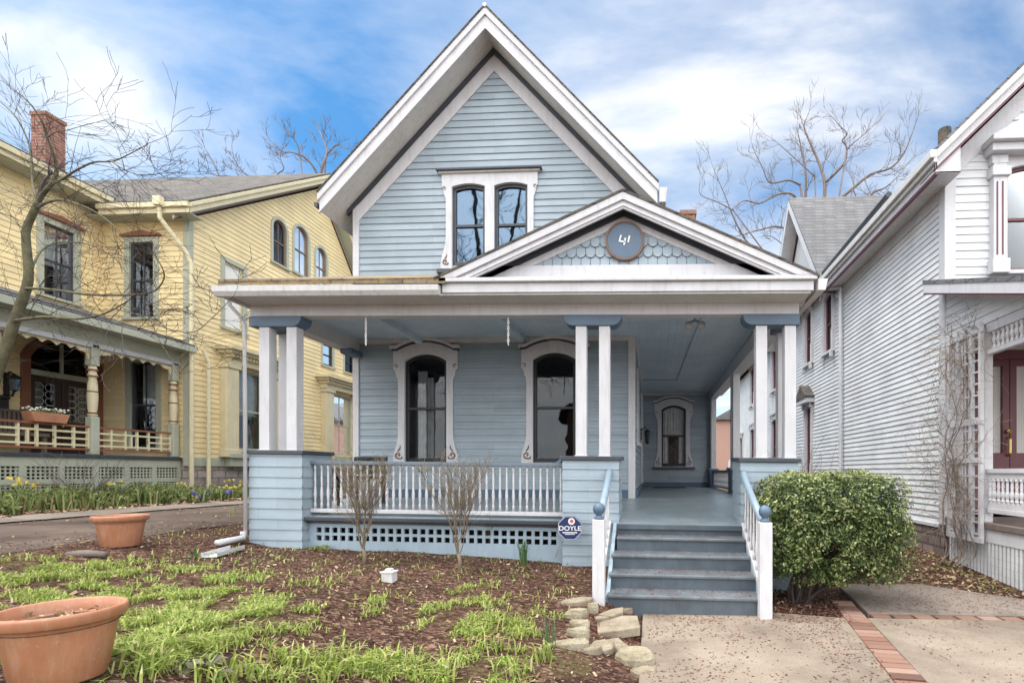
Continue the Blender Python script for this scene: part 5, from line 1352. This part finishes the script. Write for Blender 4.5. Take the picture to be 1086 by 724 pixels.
fartree('bare_tree', 'bare tree showing over the grey roof of the yellow house', 34, 338, [
    (c5([(715,235,0), (735,160,0), (755,100,.3), (742,50,.6), (720,0,.9)]), .9),
    (c5([(748,115,.3), (790,70,0), (820,62,-.3), (860,85,-.5)]), .5),
    (c5([(715,215,0), (685,160,-.3), (645,120,-.6), (590,98,-.9), (545,95,-1), (500,60,-1.2)]), .7),
    (c5([(625,110,-.6), (610,55,-.8), (570,10,-1)]), .4),
    (c5([(480,240,0), (420,215,-.3), (370,205,-.5), (320,150,-.8), (300,90,-1)]), .6),
    (c5([(370,245,0), (310,215,-.4), (240,210,-.8), (165,195,-1.2)]), .5),
    (c5([(245,235,0), (215,160,-.2), (178,95,-.5)]), .4),
    (c5([(510,232,.2), (520,200,.2), (548,175,0), (530,120,0), (545,70,-.2)]), .45),
    (c5([(330,210,-.2), (310,180,-.3), (250,160,-.5)]), .3)], 1.5, 33, .11, 9, 2, .009)

for X_, Y_, h_, sd_, lab in ((-8.0, -7, 16, 71, 'large bare street tree mirrored in the gable window panes'), (1.5, -16, 12, 72, 'tall bare street tree mirrored in the porch window panes')):
    rng = random.Random(sd_); b = Vector((X_, Y_, H(X_, Y_))); t = thing('street_tree', b, lab, 'tree'); mb = MB(); tw = MB()
    hub = b+Vector((.1, 0, h_*.3)); mb.tube([b-Vector((0,0,.3)), b+Vector((.05, 0, h_*.15)), hub], [.32, .26, .24], 10)
    for k in range(8):
        a = 2*PI*k/8+rng.uniform(-.3, .3); top = b+Vector((math.cos(a)*h_*.36, math.sin(a)*h_*.36, h_*rng.uniform(.7, 1.0)))
        limb(mb, tw, [hub, hub.lerp(top, .4)+Vector((0,0,.5)), top], .15, .03, rng, 9, h_*.22, .035, 2, up=.3, nchild=4, minr=.010, start=.2)
    mb.build('trunk', M_['barkgrey'], t, smooth=True); tw.build('twigs', M_['barkgrey'], t, recalc=False)

# ------------------------------------------------------------------ shrubs
def leafquad(mb, c, nrm, s, rng, asp=.55):
    n = Vector(nrm)+Vector((rng.gauss(0,.55), rng.gauss(0,.55), rng.gauss(0,.55)))
    if n.length < .01: n = Vector((0,0,1))
    n.normalize(); a = n.orthogonal(); a.rotate(__import__('mathutils').Quaternion(n, rng.random()*2*PI)); a.normalize(); b = n.cross(a)
    p = Vector(c)
    mb.add([p-a*s, p+b*s*asp+n*s*.15, p+a*s, p-b*s*asp+n*s*.15], [(0,1,2,3)])
rng = random.Random(8)
bx = Vector((1.62, 5.83, H(1.6, 5.8)))
bush = thing('boxwood_bush', bx, 'clipped round-cornered evergreen bush beside the porch steps', 'bush')
C_ = Vector((1.97, 5.88, .85)); HS = Vector((.79, .60, .615))
lf = MB(); stem = MB()
def bushr(d):
    e = 4.6; k = (abs(d.x)**e+abs(d.y)**e+abs(d.z)**e)**(-1/e)
    f = 1+.07*noise.noise(d*2.3+Vector((3,1,7)))+.10*noise.noise(d*6)
    return k*f
cnt = 0
tip = MB()
while cnt < 40000:
    d = Vector((rng.gauss(0,1), rng.gauss(0,1), rng.gauss(0,1))).normalized()
    rr = bushr(d); t = 1-abs(rng.gauss(0, .16))
    if rng.random() < .25: t = rng.uniform(.45, 1)
    p = Vector((d.x*HS.x, d.y*HS.y, d.z*HS.z))*rr*t+C_
    if d.z < -.2:                               # open, ragged underside
        if noise.noise(p*4.5) > .32+.35*(d.z+.2): continue
    if noise.noise(p*7+Vector((5,5,5))) > .22 and t > .86: continue
    low = .25 if p.x < 1.7 else 0
    nn = Vector((d.x, d.y, d.z+.5)); top_ = t > .93 and rng.random() < .30+.6*max(0, d.z); leafquad(tip if top_ else lf, p, nn, rng.uniform(.014, .025), rng, .5); cnt += 1
lf.build('foliage', M_['boxleaf'], bush, recalc=False); tip.build('new_leaves', M_['boxtip'], bush, recalc=False)
for k in range(11):
    a = rng.uniform(-.4, PI+.4); top = C_+Vector((rng.uniform(-.68, .6), rng.uniform(-.5, .3), rng.uniform(-.38, .0)))
    b0 = bx+Vector((rng.uniform(-.07, .09), rng.uniform(-.06, .06), -.05))
    pts = [b0, b0.lerp(top, .3)+Vector((rng.uniform(-.10,.08), rng.uniform(-.09,.03), .05)), b0.lerp(top, .65)+Vector((rng.uniform(-.08,.08), rng.uniform(-.06,.04), .05)), top]
    stem.tube(smooth_path(pts), [.022*(1-.07*i) if i < 12 else .005 for i in range(13)], 6)
    for j in range(5): twigs(stem, Vector(pts[2]).lerp(top, rng.random()), (rng.gauss(0,1), rng.gauss(0,1), .4), .25, .006, 1, rng)
stem.build('stems', M_['twig'], bush, smooth=True)

def twigshrub(u, v, h, seed, label, spread=.42, nst=8):
    rng = random.Random(seed); b = ground_at(u, v)
    t = thing('twiggy_shrub', b, label, 'shrub', 'bare shrubs along the porch railing')
    m = MB(); bud = MB()
    trunk_top = b+Vector((rng.uniform(-.02, .03), 0, h*.16)); m.tube([b-Vector((0,0,.05)), b+Vector((.01, 0, h*.08)), trunk_top], [.026, .021, .018], 7)
    for k in range(nst):
        a = 2*PI*k/nst+rng.uniform(-.3, .3); rr = spread*rng.uniform(.25, 1.2)*h
        top = b+Vector((math.cos(a)*rr, math.sin(a)*rr*.75, h*rng.uniform(.86, 1.0)))
        mid = trunk_top.lerp(top, .45)+Vector((-math.cos(a)*rr*.10, -math.sin(a)*rr*.1, h*.04)); P = smooth_path(wander(trunk_top-Vector((0,0,.04)), mid, 3, .07, rng)+wander(mid, top, 3, .08, rng)[1:], 3); r0 = rng.uniform(.006, .012)
        m.tube(P, [r0*(1-.75*i/(len(P)-1)) for i in range(len(P))], 5)
        for j in range(14):
            i = rng.randrange(5, len(P)-1); d = (P[i+1]-P[i]).normalized()+Vector((rng.gauss(0,.42), rng.gauss(0,.42), .25))
            L_ = h*rng.uniform(.12, .34); L_ = min(L_, max(.06, (b.z+h*1.02-P[i].z)))
            twigs(m, P[i], d, L_, .0032, 2 if j % 3 == 0 else 1, rng, .4, 4, 4, .7, .0014)
    for k in range(260):
        z = b.z+h*rng.uniform(.72, 1.03); a = rng.random()*2*PI; rr = spread*h*1.15*math.sqrt(rng.random())*((z-b.z)/h)
        leafquad(bud, (b.x+math.cos(a)*rr, b.y+math.sin(a)*rr*.75, z), (0,0,1), rng.uniform(.006, .012), rng)
    m.build('stems', M_['shrubstem'], t, smooth=True); bud.build('buds', M_['cover'], t, recalc=False)
twigshrub(386, 597, 1.12, 3, 'bare twiggy shrub with multiple stems, the one nearer the left pedestal'); twigshrub(487, 604, 1.16, 4, 'bare twiggy shrub with a single low stem, the one nearer the yard sign')
def smallshrub(name, loc, h, w, label, leafy, seed, n=40, mat='cover'):
    rng = random.Random(seed); t = thing(name, loc, label, 'shrub'); m = MB(); l = MB(); b = Vector(loc)
    for k in range(n):
        d = Vector((rng.gauss(0,.5)*w/h, rng.gauss(0,.4)*w/h, 1)); twigs(m, b+Vector((rng.uniform(-.05,.05)*w, rng.uniform(-.05,.05)*w, -.03)), d, h*rng.uniform(.5, 1), .007, 1, rng, .2, 4, 4, .8, .0025)
    m.build('stems', M_['shrubstem'] if leafy else M_['barkgrey'], t, recalc=False)
    if leafy:
        for k in range(leafy):
            p = b+Vector((rng.gauss(0,.35)*w, rng.gauss(0,.3)*w, h*rng.uniform(.35, 1.0))); leafquad(l, p, (0,0,1), rng.uniform(.02, .04), rng)
        l.build('foliage', M_[mat], t, recalc=False)
smallshrub('budding_shrub', (-8.35, 15.2, .85), 2.1, .9, 'yellow green budding shrub by the yellow house wall, seen left of the blue porch wall', 900, 12)
smallshrub('twiggy_shrub', (2.55, 9.2, .15), 1.5, .75, 'bare twiggy shrub against the white house wall behind the clipped bush', 0, 13)
smallshrub('twiggy_shrub', (-10.6, 9.0, .85), .95, 1.2, 'bare brown shrub in front of the yellow porch lattice', 0, 14, 26)

# vine on the trellis
rng = random.Random(17); vb = Vector((4.33, 7.55, .15))
vine = thing('climbing_vine', vb, 'leafless climbing vine twisted up the white trellis', 'vine'); m = MB(); l = MB()
for k in range(9):
    y0 = 7.58+rng.uniform(-.3, .3); P = []; ph = rng.random()*6; top = rng.uniform(1.6, 3.4)
    for i in range(16):
        z = .12+(top-.1)*i/15; P.append(Vector((XW-.13-.05*math.sin(i*1.1+ph)-.06*rng.random()-(.12 if i == 0 else 0), y0+.20*math.sin(i*.55+ph)*(.4+i/20)+rng.uniform(-.03,.03), z)))
    r0 = rng.uniform(.006, .014); m.tube(smooth_path(P, 3), [r0*(1-.6*i/45) for i in range(46)], 5)
    for j in range(9):
        i = rng.randrange(5, 16); twigs(m, P[i], (rng.uniform(-1,.1), rng.gauss(0,.8), rng.gauss(.1,.5)), rng.uniform(.25, .7), .005, 2, rng, .0, 3, 4, .9, .002)
for k in range(42):
    p = Vector((XW-.15+rng.uniform(-.15,.05), 7.62+rng.gauss(0,.25), 3.3+rng.gauss(0,.16)))
    twigs(m, p, (rng.gauss(0,1)-.3, rng.gauss(0,1), rng.gauss(-.1,.6)), rng.uniform(.25, .6), .006, 1, rng, -.1, 4, 4, .9, .002)
for k in range(150):
    leafquad(l, (XW-.2+rng.uniform(-.2,.05), 7.6+rng.gauss(0,.35), rng.uniform(.8, 3.4)), (0,0,1), rng.uniform(.012, .024), rng)
m.build('stems', M_['vine'], vine, recalc=False); l.build('leaves', M_['litter'], vine, recalc=False)

# ------------------------------------------------------------------ pots, sign, stones and other small things in the yard
def pot(loc, label):
    t = thing('flower_pot', loc, label, 'flower pot', 'terracotta flower pots'); x, y, z = loc
    q = MB(); q.lathe([(.10,.0), (.160,.0), (.166,.008), (.206,.27), (.208,.282), (.228,.286), (.238,.296), (.241,.332), (.238,.344), (.229,.347), (.219,.342), (.214,.295), (.205,.265)], (x, y, z), 48, closed=True)
    q.build('pot_body', M_['terra'], t, smooth=True, bevel=0)
    q = MB(); n = 40
    for i in range(n): pass
    rr = [.001, .1, .16, .211]; vs = []; 
    q.lathe([(r, .275+.012*math.sin(r*50)) for r in rr], (x, y, z), 24, closed=True); q.build('soil', M_['soil'], t, smooth=True)
    q = MB()
    for i in range(70):
        a = R.random()*2*PI; r = .19*math.sqrt(R.random()); leafquad(q, (x+r*math.cos(a), y+r*math.sin(a), z+.29+R.random()*.02), (0,0,1), R.uniform(.01, .022), R)
    for i in range(10):
        a = R.uniform(0, 2*PI); r = .16*R.random(); q.blob((x+r*math.cos(a), y+r*math.sin(a), z+.298), R.uniform(.012, .025), n=6)
    q.build('debris', M_['litter'], t, recalc=False)
p1 = Vector((-2.90, 2.35, 0)); p1.z = H(p1.x, p1.y)-.01
p2 = Vector((-5.95, 5.40, 0)); p2.z = H(p2.x, p2.y)-.01
pot(p1, 'large terracotta pot in the grass at the bottom left corner, nearest the camera'); pot(p2, 'smaller looking terracotta pot standing by the driveway')

sp = ground_at(583, 594); sg = thing('yard_sign', sp, 'round navy yard sign on a thin leaning stake before the middle pedestal', 'sign')
sc_ = atY(604.5, 559.5, 6.22); q = MB(); q.tube([sp-Vector((0,0,.1)), sp.lerp(sc_, .6), sc_+Vector((0,.012,-.02))], .006, 6); q.build('stake', M_['metal'], sg)
ST = lambda x, o, z: (sc_.x+x, sc_.y-o, sc_.z+z)
oct_ = lambda r: [(r*math.cos(PI/8+i*PI/4), r*math.sin(PI/8+i*PI/4)) for i in range(8)]
q = MB(); q.prism(ST, oct_(.160), 0, .008); q.build('panel', M_['signblue'], sg)
q = MB(); q.ring(ST, oct_(.149), oct_(.154), .008, .010); q.build('border', M_['signwhite'], sg)
def textmesh(txt, size, name, mat, parent, T, dx, dz, o=.0105, shear=0, sx=1):
    cu = bpy.data.curves.new(name, 'FONT'); cu.body = txt; cu.size = size; cu.align_x = 'CENTER'; cu.align_y = 'CENTER'; cu.extrude = 0; cu.offset = .0012; cu.shear = shear
    ob = bpy.data.objects.new(name, cu); COL.objects.link(ob); dg = bpy.context.evaluated_depsgraph_get()
    me = bpy.data.meshes.new_from_object(ob.evaluated_get(dg)); bpy.data.objects.remove(ob)
    q = MB(); q.add([T(v.co.x*sx+dx, o, v.co.y+dz) for v in me.vertices], [tuple(p.vertices) for p in me.polygons])
    return q.build(name, M_[mat], parent, recalc=False)
textmesh('DOYLE', .078, 'lettering', 'signwhite', sg, ST, 0, -.006, sx=1.12)
q = MB(); q.prism(ST, [(-.09, -.062), (.09, -.062), (.09, -.050), (-.09, -.050)], .008, .0102); q.prism(ST, [(-.06, -.080), (.06, -.080), (.06, -.073), (-.06, -.073)], .008, .0102); q.build('fine_print', M_['signwhite'], sg)
q = MB(); q.prism(ST, [(  .02+.042*math.cos(i*PI/10), .082+.042*math.sin(i*PI/10)) for i in range(20)], .008, .0102); em = q.build('emblem', M_['signwhite'], sg)
q = MB(); q.prism(ST, [(.022+.030*math.cos(i*PI/5)*(1 if i % 2 else .6), .084+.030*math.sin(i*PI/5)*(1 if i % 2 else .6)) for i in range(10)], .0103, .0112); q.build('emblem_mark', M_['signred'], em)

lp = ground_at(413, 616); lb = thing('garden_light', lp, 'small white square plastic cap light sitting in the bark mulch', 'garden light')
q = MB(); q.box(lp.x-.055, lp.x+.055, lp.y-.055, lp.y+.055, lp.z-.02, lp.z+.085); q.build('base', M_['cream'], lb, bevel=.006)
q = MB(); q.box(lp.x-.065, lp.x+.065, lp.y-.065, lp.y+.065, lp.z+.085, lp.z+.10); q.box(lp.x-.03, lp.x+.03, lp.y-.03, lp.y+.03, lp.z+.1, lp.z+.125); q.build('cap', M_['cream'], lb, bevel=.006)

def spout(a, b, w, h, label):
    t = thing('downspout_extension', a, label, 'downspout'); q = MB(); a = Vector(a); b = Vector(b); d = (b-a).normalized(); sd = Vector((-d.y, d.x, 0)).normalized()*w/2; up = Vector((0,0,h))
    q.add([a-sd, a+sd, b-sd, b+sd], [(0,1,3,2)]); q.add([a-sd, b-sd, b-sd+up, a-sd+up], [(0,1,2,3)]); q.add([a+sd, b+sd, b+sd+up, a+sd+up], [(0,1,2,3)])
    o = q.build('channel', M_['white'], t, recalc=False); s_ = o.modifiers.new('solid', 'SOLIDIFY'); s_.thickness = .006
a = Vector((-5.32, 6.35, .60)); b = ground_at(230, 580)+Vector((0,0,.05)); 
t = thing('downspout_extension', b, 'white downspout elbow lying out from the left pedestal corner', 'downspout'); q = MB(); q.tube([a+Vector((.01,0,.08)), a, b], [.036,.038,.038], 8); q.build('pipe', M_['white'], t, smooth=True)
p = ground_at(222, 592); q_ = ground_at(252, 583); spout((p.x, p.y, p.z+.01), (q_.x, q_.y, q_.z+.01), .16, .05, 'white open splash trough on the mulch by the left pedestal')

# stones of the border beside the walk
rng = random.Random(4)
def stone(u, v, sx, sy, sz, rot, label, mat='lightrub', lift=0.0):
    p = ground_at(u, v); t = MB()
    n = rng.randint(7, 9); top = []; 
    for i in range(n):
        a = 2*PI*i/n+rng.uniform(-.18, .18); r = rng.uniform(.82, 1.1); x, y = math.cos(a)*r*sx, math.sin(a)*r*sy
        top.append((x*math.cos(rot)-y*math.sin(rot), x*math.sin(rot)+y*math.cos(rot)))
    zt = sz*.62+lift
    vs = []; til = (rng.uniform(-.1, .1), rng.uniform(-.1, .1))
    for k, zz in ((1.0, -.06), (1.03, zt*.6), (.86, zt), ):
        vs += [(p.x+x*k, p.y+y*k, p.z+zz+(x*til[0]+y*til[1] if zz > 0 else 0)+rng.uniform(-.014, .014)) for x, y in top]
    fs = [tuple(range(2*n, 3*n)), tuple(range(n-1, -1, -1))]
    for r_ in range(2):
        fs += [(r_*n+i, r_*n+(i+1) % n, (r_+1)*n+(i+1) % n, (r_+1)*n+i) for i in range(n)]
    t.add(vs, fs); o = t.build('border_stone', M_[mat], bevel=.006)
    o.data.transform(__import__('mathutils').Matrix.Translation((-p.x, -p.y, -p.z))); o.location = p
    return tag(o, label, 'stone', 'stones edging the bed by the walk')
for a_ in [
    (612, 640, .17, .07, .07, .5, 'flat grey brown stone at the foot of the left stair post', 'flag'),
    (611, 654, .12, .055, .10, .45, 'pale pointed stone just in front of the flat stone by the stair post'),
    (629, 647, .06, .07, .12, .2, 'small upright pale stone touching the left stair post', 'lightrub'),
    (616, 664, .10, .06, .08, -.2, 'tan stone second in the row below the pointed one'),
    (613, 674, .11, .055, .10, .1, 'blocky cream stone in the middle of the bed edge'),
    (605, 685, .17, .075, .06, .05, 'long thin slab at the bend of the bed edge', 'lightrub'),
    (624, 690, .10, .06, .05, .3, 'low flat stone tucked behind the long thin slab', 'flag'),
    (639, 687, .10, .10, .06, -.6, 'grey flat stone left of the big boulder', 'flag'),
    (654, 688, .13, .09, .09, -.3, 'tan stone leaning against the big boulder', 'flag'),
    (674, 703, .155, .11, .16, -.4, 'biggest pale boulder at the corner of the walk'),
    (684, 719, .11, .055, .11, 0, 'oblong mossy stone in front of the big boulder', 'flag')]:
    stone(*a_)
def flag(pts, label):
    P = [ground_at(u, v) for u, v in pts]; c_ = sum(P, Vector())/len(P); z = max(p.z for p in P)+.012
    q = MB(); q.prism(lambda x, o, zz: (x, zz, z-o), [(p.x, p.y) for p in P], 0, .08); o = q.build('flagstone', M_['flag'], bevel=.008)
    o.data.transform(__import__('mathutils').Matrix.Translation((-c_.x, -c_.y, 0))); o.location = (c_.x, c_.y, 0); tag(o, label, 'flagstone', 'flagstones by the steps')
flag([(634,652), (648,650), (661,653), (661,659), (648,660)], 'pentagonal brown flagstone just before the bottom step')
flag([(633,662), (660,661), (676,665), (679,679), (655,678), (634,674)], 'largest tan flagstone beside the concrete walk')
flag([(657,647), (676,649), (675,651), (662,651)], 'thin sliver flagstone at the bottom step riser')
flag([(630,654), (646,661), (632,660)], 'small triangular flagstone by the left stair post')

# daffodil clumps and single plants
def clump(u, v, h, n, label, name='daffodil_clump', mat='daff', flowers=None, w=.006, spread=.5):
    p = ground_at(u, v); rng = random.Random(int(u*7+v)); t = thing(name, p, label, 'plant'); q = MB(); f_ = MB()
    for i in range(n):
        a = rng.random()*2*PI; L_ = h*rng.uniform(.65, 1.05); b = p+Vector((rng.gauss(0,.025), rng.gauss(0,.025), -.01)); lean = spread*rng.uniform(.1, 1)
        d = Vector((math.cos(a), math.sin(a), 0)); sd = Vector((-d.y, d.x, 0))*w
        pts = [b, b+d*lean*L_*.25+Vector((0,0,L_*.55)), b+d*lean*L_*.65+Vector((0,0,L_*.9)), b+d*lean*L_*1.0+Vector((0,0,L_*(.98-.25*lean)))]
        for k, (x, y) in enumerate(zip(pts[:-1], pts[1:])):
            w0, w1 = (1, 1, .75)[k], (1, .75, .1)[k]
            q.add([x-sd*w0, x+sd*w0, y+sd*w1, y-sd*w1], [(0,1,2,3)])
    q.build('leaves', M_[mat], t, recalc=False)
    return t
clump(555, 598, .33, 30, 'dark green daffodil clump before the pierced porch skirt')
clump(582, 686, .24, 16, 'upright blue green daffodil shoots beside the bed edging stones', spread=.45, w=.004)
clump(206, 592, .16, 8, 'few daffodil shoots by the splash trough', spread=.3)
clump(247, 548, .2, 9, 'small weed clump behind the left pedestal by the driveway', 'weed_clump', 'grass')
hp = ground_at(200, 712); ht = thing('low_plant', hp, 'low dark purple leafy plant flattened in the mulch near the big pot', 'plant'); q = MB(); rng = random.Random(6)
for i in range(46): leafquad(q, hp+Vector((rng.gauss(.03,.085), rng.gauss(0,.05), rng.uniform(.01,.06))), (0,0,1), rng.uniform(.02,.04), rng, .6)
q.build('leaves', M_['hosta'], ht, recalc=False)
hp = ground_at(510, 683); ht = thing('low_plant', hp, 'small purple brown rosette in the mulch at the bottom centre', 'plant'); q = MB()
for i in range(40): leafquad(q, hp+Vector((rng.gauss(0,.05), rng.gauss(0,.04), rng.uniform(.01,.06))), (0,0,1), rng.uniform(.012,.028), rng, .6)
q.build('leaves', M_['litter'], ht, recalc=False)
# dead stalks
for u, v, h, lab in ((515, 590, .45, 'thin dry stalk standing between the two twiggy shrubs'), (520, 640, .3, 'bleached dry stalk leaning over the grass')):
    p = ground_at(u, v); t = thing('dry_stalk', p, lab, 'plant'); q = MB(); rng = random.Random(u)
    for k in range(3): twigs(q, p, (rng.gauss(0,.25), rng.gauss(0,.2), 1), h*rng.uniform(.7,1), .005, 1, rng, .2, 3, 4, .5, .0015)
    q.build('stems', M_['litter'], t, recalc=False)
lg = ground_at(92, 590); o = MB(); o.tube([(-.17, -.03, .02), (0, 0, .03), (.18, .02, .02)], [.035, .04, .03], 8); o = o.build('log_edging', M_['barkgrey'], smooth=True); o.location = lg; tag(o, 'short weathered log edging in front of the pot by the driveway', 'log')

# ------------------------------------------------------------------ stuff: grass, mulch, litter
rng = random.Random(99)
gm = MB()
def blade(mb, p, h, w, lean, rng):
    a = rng.random()*2*PI; d = Vector((math.cos(a), math.sin(a), 0)); sd = Vector((-d.y, d.x, 0))*w
    q1 = p+d*h*lean*.3+Vector((0,0,h*.6)); q2 = p+d*h*lean+Vector((0,0,h*(1-.35*lean)))
    mb.add([p-sd, p+sd, q1+sd*.8, q1-sd*.8], [(0,1,2,3)]); mb.add([q1-sd*.8, q1+sd*.8, q2], [(0,1,2)])
cnt = 0; tries = 0
while cnt < 24000 and tries < 400000:
    tries += 1
    t = rng.random()**1.4; y = 1.9+t*6.0; x = rng.uniform(-6.2, .0)
    k = lawn(x, y)
    if rng.random() > max(k*k, .022): continue
    if x > -.75-.12*rng.random(): continue
    if noise.noise(Vector((x*3.1, y*3.1, 4)))+.6*noise.noise(Vector((x*9, y*9, 8))) < .10+.3*rng.random()-.15: continue
    if (x-p1.x)**2+(y-p1.y)**2 < .075 or (x-p2.x)**2+(y-p2.y)**2 < .07: continue
    h = rng.uniform(.03, .08)*(1.25 if y < 3.4 else 1)
    tuft = noise.noise(Vector((x*5, y*5, 1)))
    h *= 1+.7*max(0, tuft)
    blade(gm, Vector((x, y, H(x, y)-.005)), h, rng.uniform(.003, .007), rng.uniform(.3, 1.5), rng); cnt += 1
# longer strappy tufts along the bottom of the picture
for u, v in [(255,715), (300,705), (330,712), (365,700), (400,715), (440,708), (470,720), (520,690), (545,716), (575,700), (603,712), (615,722), (350,722), (540,665), (150,716), (180,690), (230,722)]:
    c_ = ground_at(u, v)
    for i in range(34):
        p = c_+Vector((rng.gauss(0,.06), rng.gauss(0,.05), 0)); p.z = H(p.x, p.y)-.005
        if p.x > -.7: continue
        blade(gm, p, rng.uniform(.09, .19), rng.uniform(.0045, .008), rng.uniform(.35, 1.1), rng)
tag(gm.build('lawn_grass', M_['grass'], recalc=False), kind='stuff')

ch = MB()
def chip(mb, p, s, rng, asp=.4, tilt=.5):
    n = Vector((rng.gauss(0,tilt), rng.gauss(0,tilt), 1)).normalized(); a = n.orthogonal(); a.rotate(__import__('mathutils').Quaternion(n, rng.random()*2*PI)); a.normalize(); b = n.cross(a)
    mb.add([p-a*s-b*s*asp, p+a*s-b*s*asp*rng.uniform(.4,1), p+a*s+b*s*asp, p-a*s+b*s*asp*rng.uniform(.4,1)], [(0,1,2,3)])
cnt = 0
while cnt < 26000:
    t = rng.random()**1.5; y = 1.9+t*5.4; x = rng.uniform(-6.9, -.35)
    if y > 5.3 and x > -.62: continue
    if lawn(x, y) > .5 and rng.random() < .3: continue
    chip(ch, Vector((x, y, H(x, y)+rng.uniform(.0, .012))), rng.uniform(.004, .015)*(1.5 if rng.random() < .05 else 1), rng); cnt += 1
for i in range(1300):
    x, y = rng.uniform(1.25, 2.05), rng.uniform(5.35, 6.5); chip(ch, Vector((x, y, H(x, y)+.03+rng.uniform(0,.02))), rng.uniform(.008, .022), rng)
tag(ch.build('bark_mulch', M_['chips'], recalc=False), kind='stuff')

lt_ = MB(); cv_ = MB()
for i in range(700):                       # dead leaves and pale stones on the beds
    y = 2.2+rng.random()*4.4; x = rng.uniform(-6, -.7); chip(lt_, Vector((x, y, H(x, y)+.012)), rng.uniform(.008, .024), rng, .6)
for i in range(3200):                      # leaf litter along the white house
    y = rng.uniform(5.6, 12); x = rng.uniform(2.6, 4.5)
    if y < 7.3 and x < 3.1+ (7.2-y)*.9: continue
    chip(lt_, Vector((x, y, H(x, y)+rng.uniform(.005,.03))), rng.uniform(.012, .03), rng, .6)
for i in range(1800):
    y = rng.uniform(6, 14); x = rng.uniform(-11.2, -9.3); chip(lt_, Vector((x, y, H(x, y)+.02)), rng.uniform(.02, .05), rng, .6)
for i in range(800):
    y = rng.uniform(3, 14); e = rng.random()**2; x = (-6.35-1.2*e) if rng.random() < .65 else (-8.7+.7*e); chip(lt_, Vector((x, y, H(x, y)+.012)), rng.uniform(.008, .026), rng, .6, .2)
tag(lt_.build('leaf_litter', M_['litter'], recalc=False), kind='stuff')
for i in range(1500):
    y = rng.uniform(5.9, 9); x = rng.uniform(2.6, 4.4)
    if y < 7.4 and x < 3.15+(7.2-y)*.9: continue
    if noise.noise(Vector((x*2.2, y*2.2, 2))) < .0: continue
    leafquad(cv_, (x, y, H(x, y)+rng.uniform(.02,.05)), (0,0,1), rng.uniform(.012,.025), rng)
for i in range(1800):
    y = rng.uniform(5.0, 6.4); x = rng.uniform(-5.2, -1.3)
    if noise.noise(Vector((x*2.2, y*2.2, 9))) < .22: continue
    leafquad(cv_, (x, y, H(x, y)+rng.uniform(.01,.04)), (0,0,1), rng.uniform(.010,.022), rng)
tag(cv_.build('ground_cover', M_['cover'], recalc=False), kind='stuff')

pe = MB()
def petals(n, x0, x1, y0, y1, zf, dens=None, s=(.004, .011)):
    for i in range(n):
        x, y = rng.uniform(x0, x1), rng.uniform(y0, y1)
        if dens and rng.random() > dens(x, y): continue
        z = zf(x, y)
        if z is None: continue
        chip(pe, Vector((x, y, z+.004)), rng.uniform(*s), rng, .55, .12)
nd = lambda x, y: max(.12, .45+1.1*noise.noise(Vector((x*1.6, y*1.6, 5)))+(.35 if y > 4.9 else 0))
petals(4600, -.05, 1.8, 2.6, 5.3, lambda x, y: .0, nd)
petals(3600, 2.2, 5.2, 2.6, 5.15, lambda x, y: .006, nd)
petals(3200, 2.3, 4.6, 5.4, 7.1, lambda x, y: .008 if y < 7.0-(x-3.1)*.9 or x < 3.1 else None, nd)
petals(900, 1.2, 2.0, 5.0, 5.7, lambda x, y: .006)
for i in range(1, 5):
    y0, z0 = nos[i]; zt = lambda x, y, z0=z0: sag((x, y, z0))[2]
    petals(330, -.42, 1.08, y0+.01, y0+.26, zt, None, (.004, .010)); petals(200, -.42, 1.08, y0+.20, y0+.27, zt, None, (.004, .010))
petals(900, -.3, 1.5, 6.36, 8.6, lambda x, y: sag((x, y, zfl(y)))[2], lambda x, y: max(.1, 1-(y-6.3)/1.6), (.003, .007))
petals(700, -.62, -.12, 4.2, 5.2, lambda x, y: H(x, y)+.02)
tag(pe.build('fallen_petals', M_['petal'], recalc=False), kind='stuff')

# spring bed in front of the yellow porch
fb_ = MB(); yf = MB(); pf = MB()
for k in range(230):
    y = rng.uniform(6.2, 14.5); x = rng.uniform(-11.3, -9.75) if y < 11.6 else rng.uniform(-10.9, -9.8)
    c_ = Vector((x, y, H(x, y))); strap = rng.random() < .5; hh = rng.uniform(.25, .55)*(1 if y < 11 else .75)
    if rng.random() < (y-10)*.12: continue
    for i in range(24):
        p = c_+Vector((rng.gauss(0,.10), rng.gauss(0,.10), 0))
        if strap: blade(fb_, p, hh*rng.uniform(.6, 1.05), .012, rng.uniform(.2, .9), rng)
        else: leafquad(fb_, p+Vector((0,0,rng.uniform(.03, hh*.7))), (.3,-.3,1), rng.uniform(.03, .06), rng, .5)
    if strap and rng.random() < .10:
        for i in range(5): yf.blob(c_+Vector((rng.gauss(0,.1), rng.gauss(0,.1), hh*rng.uniform(.8, 1.0))), .028, n=6)
for i in range(7):
    y = rng.uniform(10.2, 11.2); x = rng.uniform(-9.9, -9.5); pf.blob((x, y, H(x, y)+rng.uniform(.12,.22)), .035, (1,1,1.6), n=6)
tag(fb_.build('flower_bed_foliage', M_['cover'], recalc=False), kind='stuff')
tag(yf.build('daffodil_blooms', M_['yflower'], recalc=False), kind='stuff'); tag(pf.build('hyacinth_blooms', M_['pflower'], recalc=False), kind='stuff')
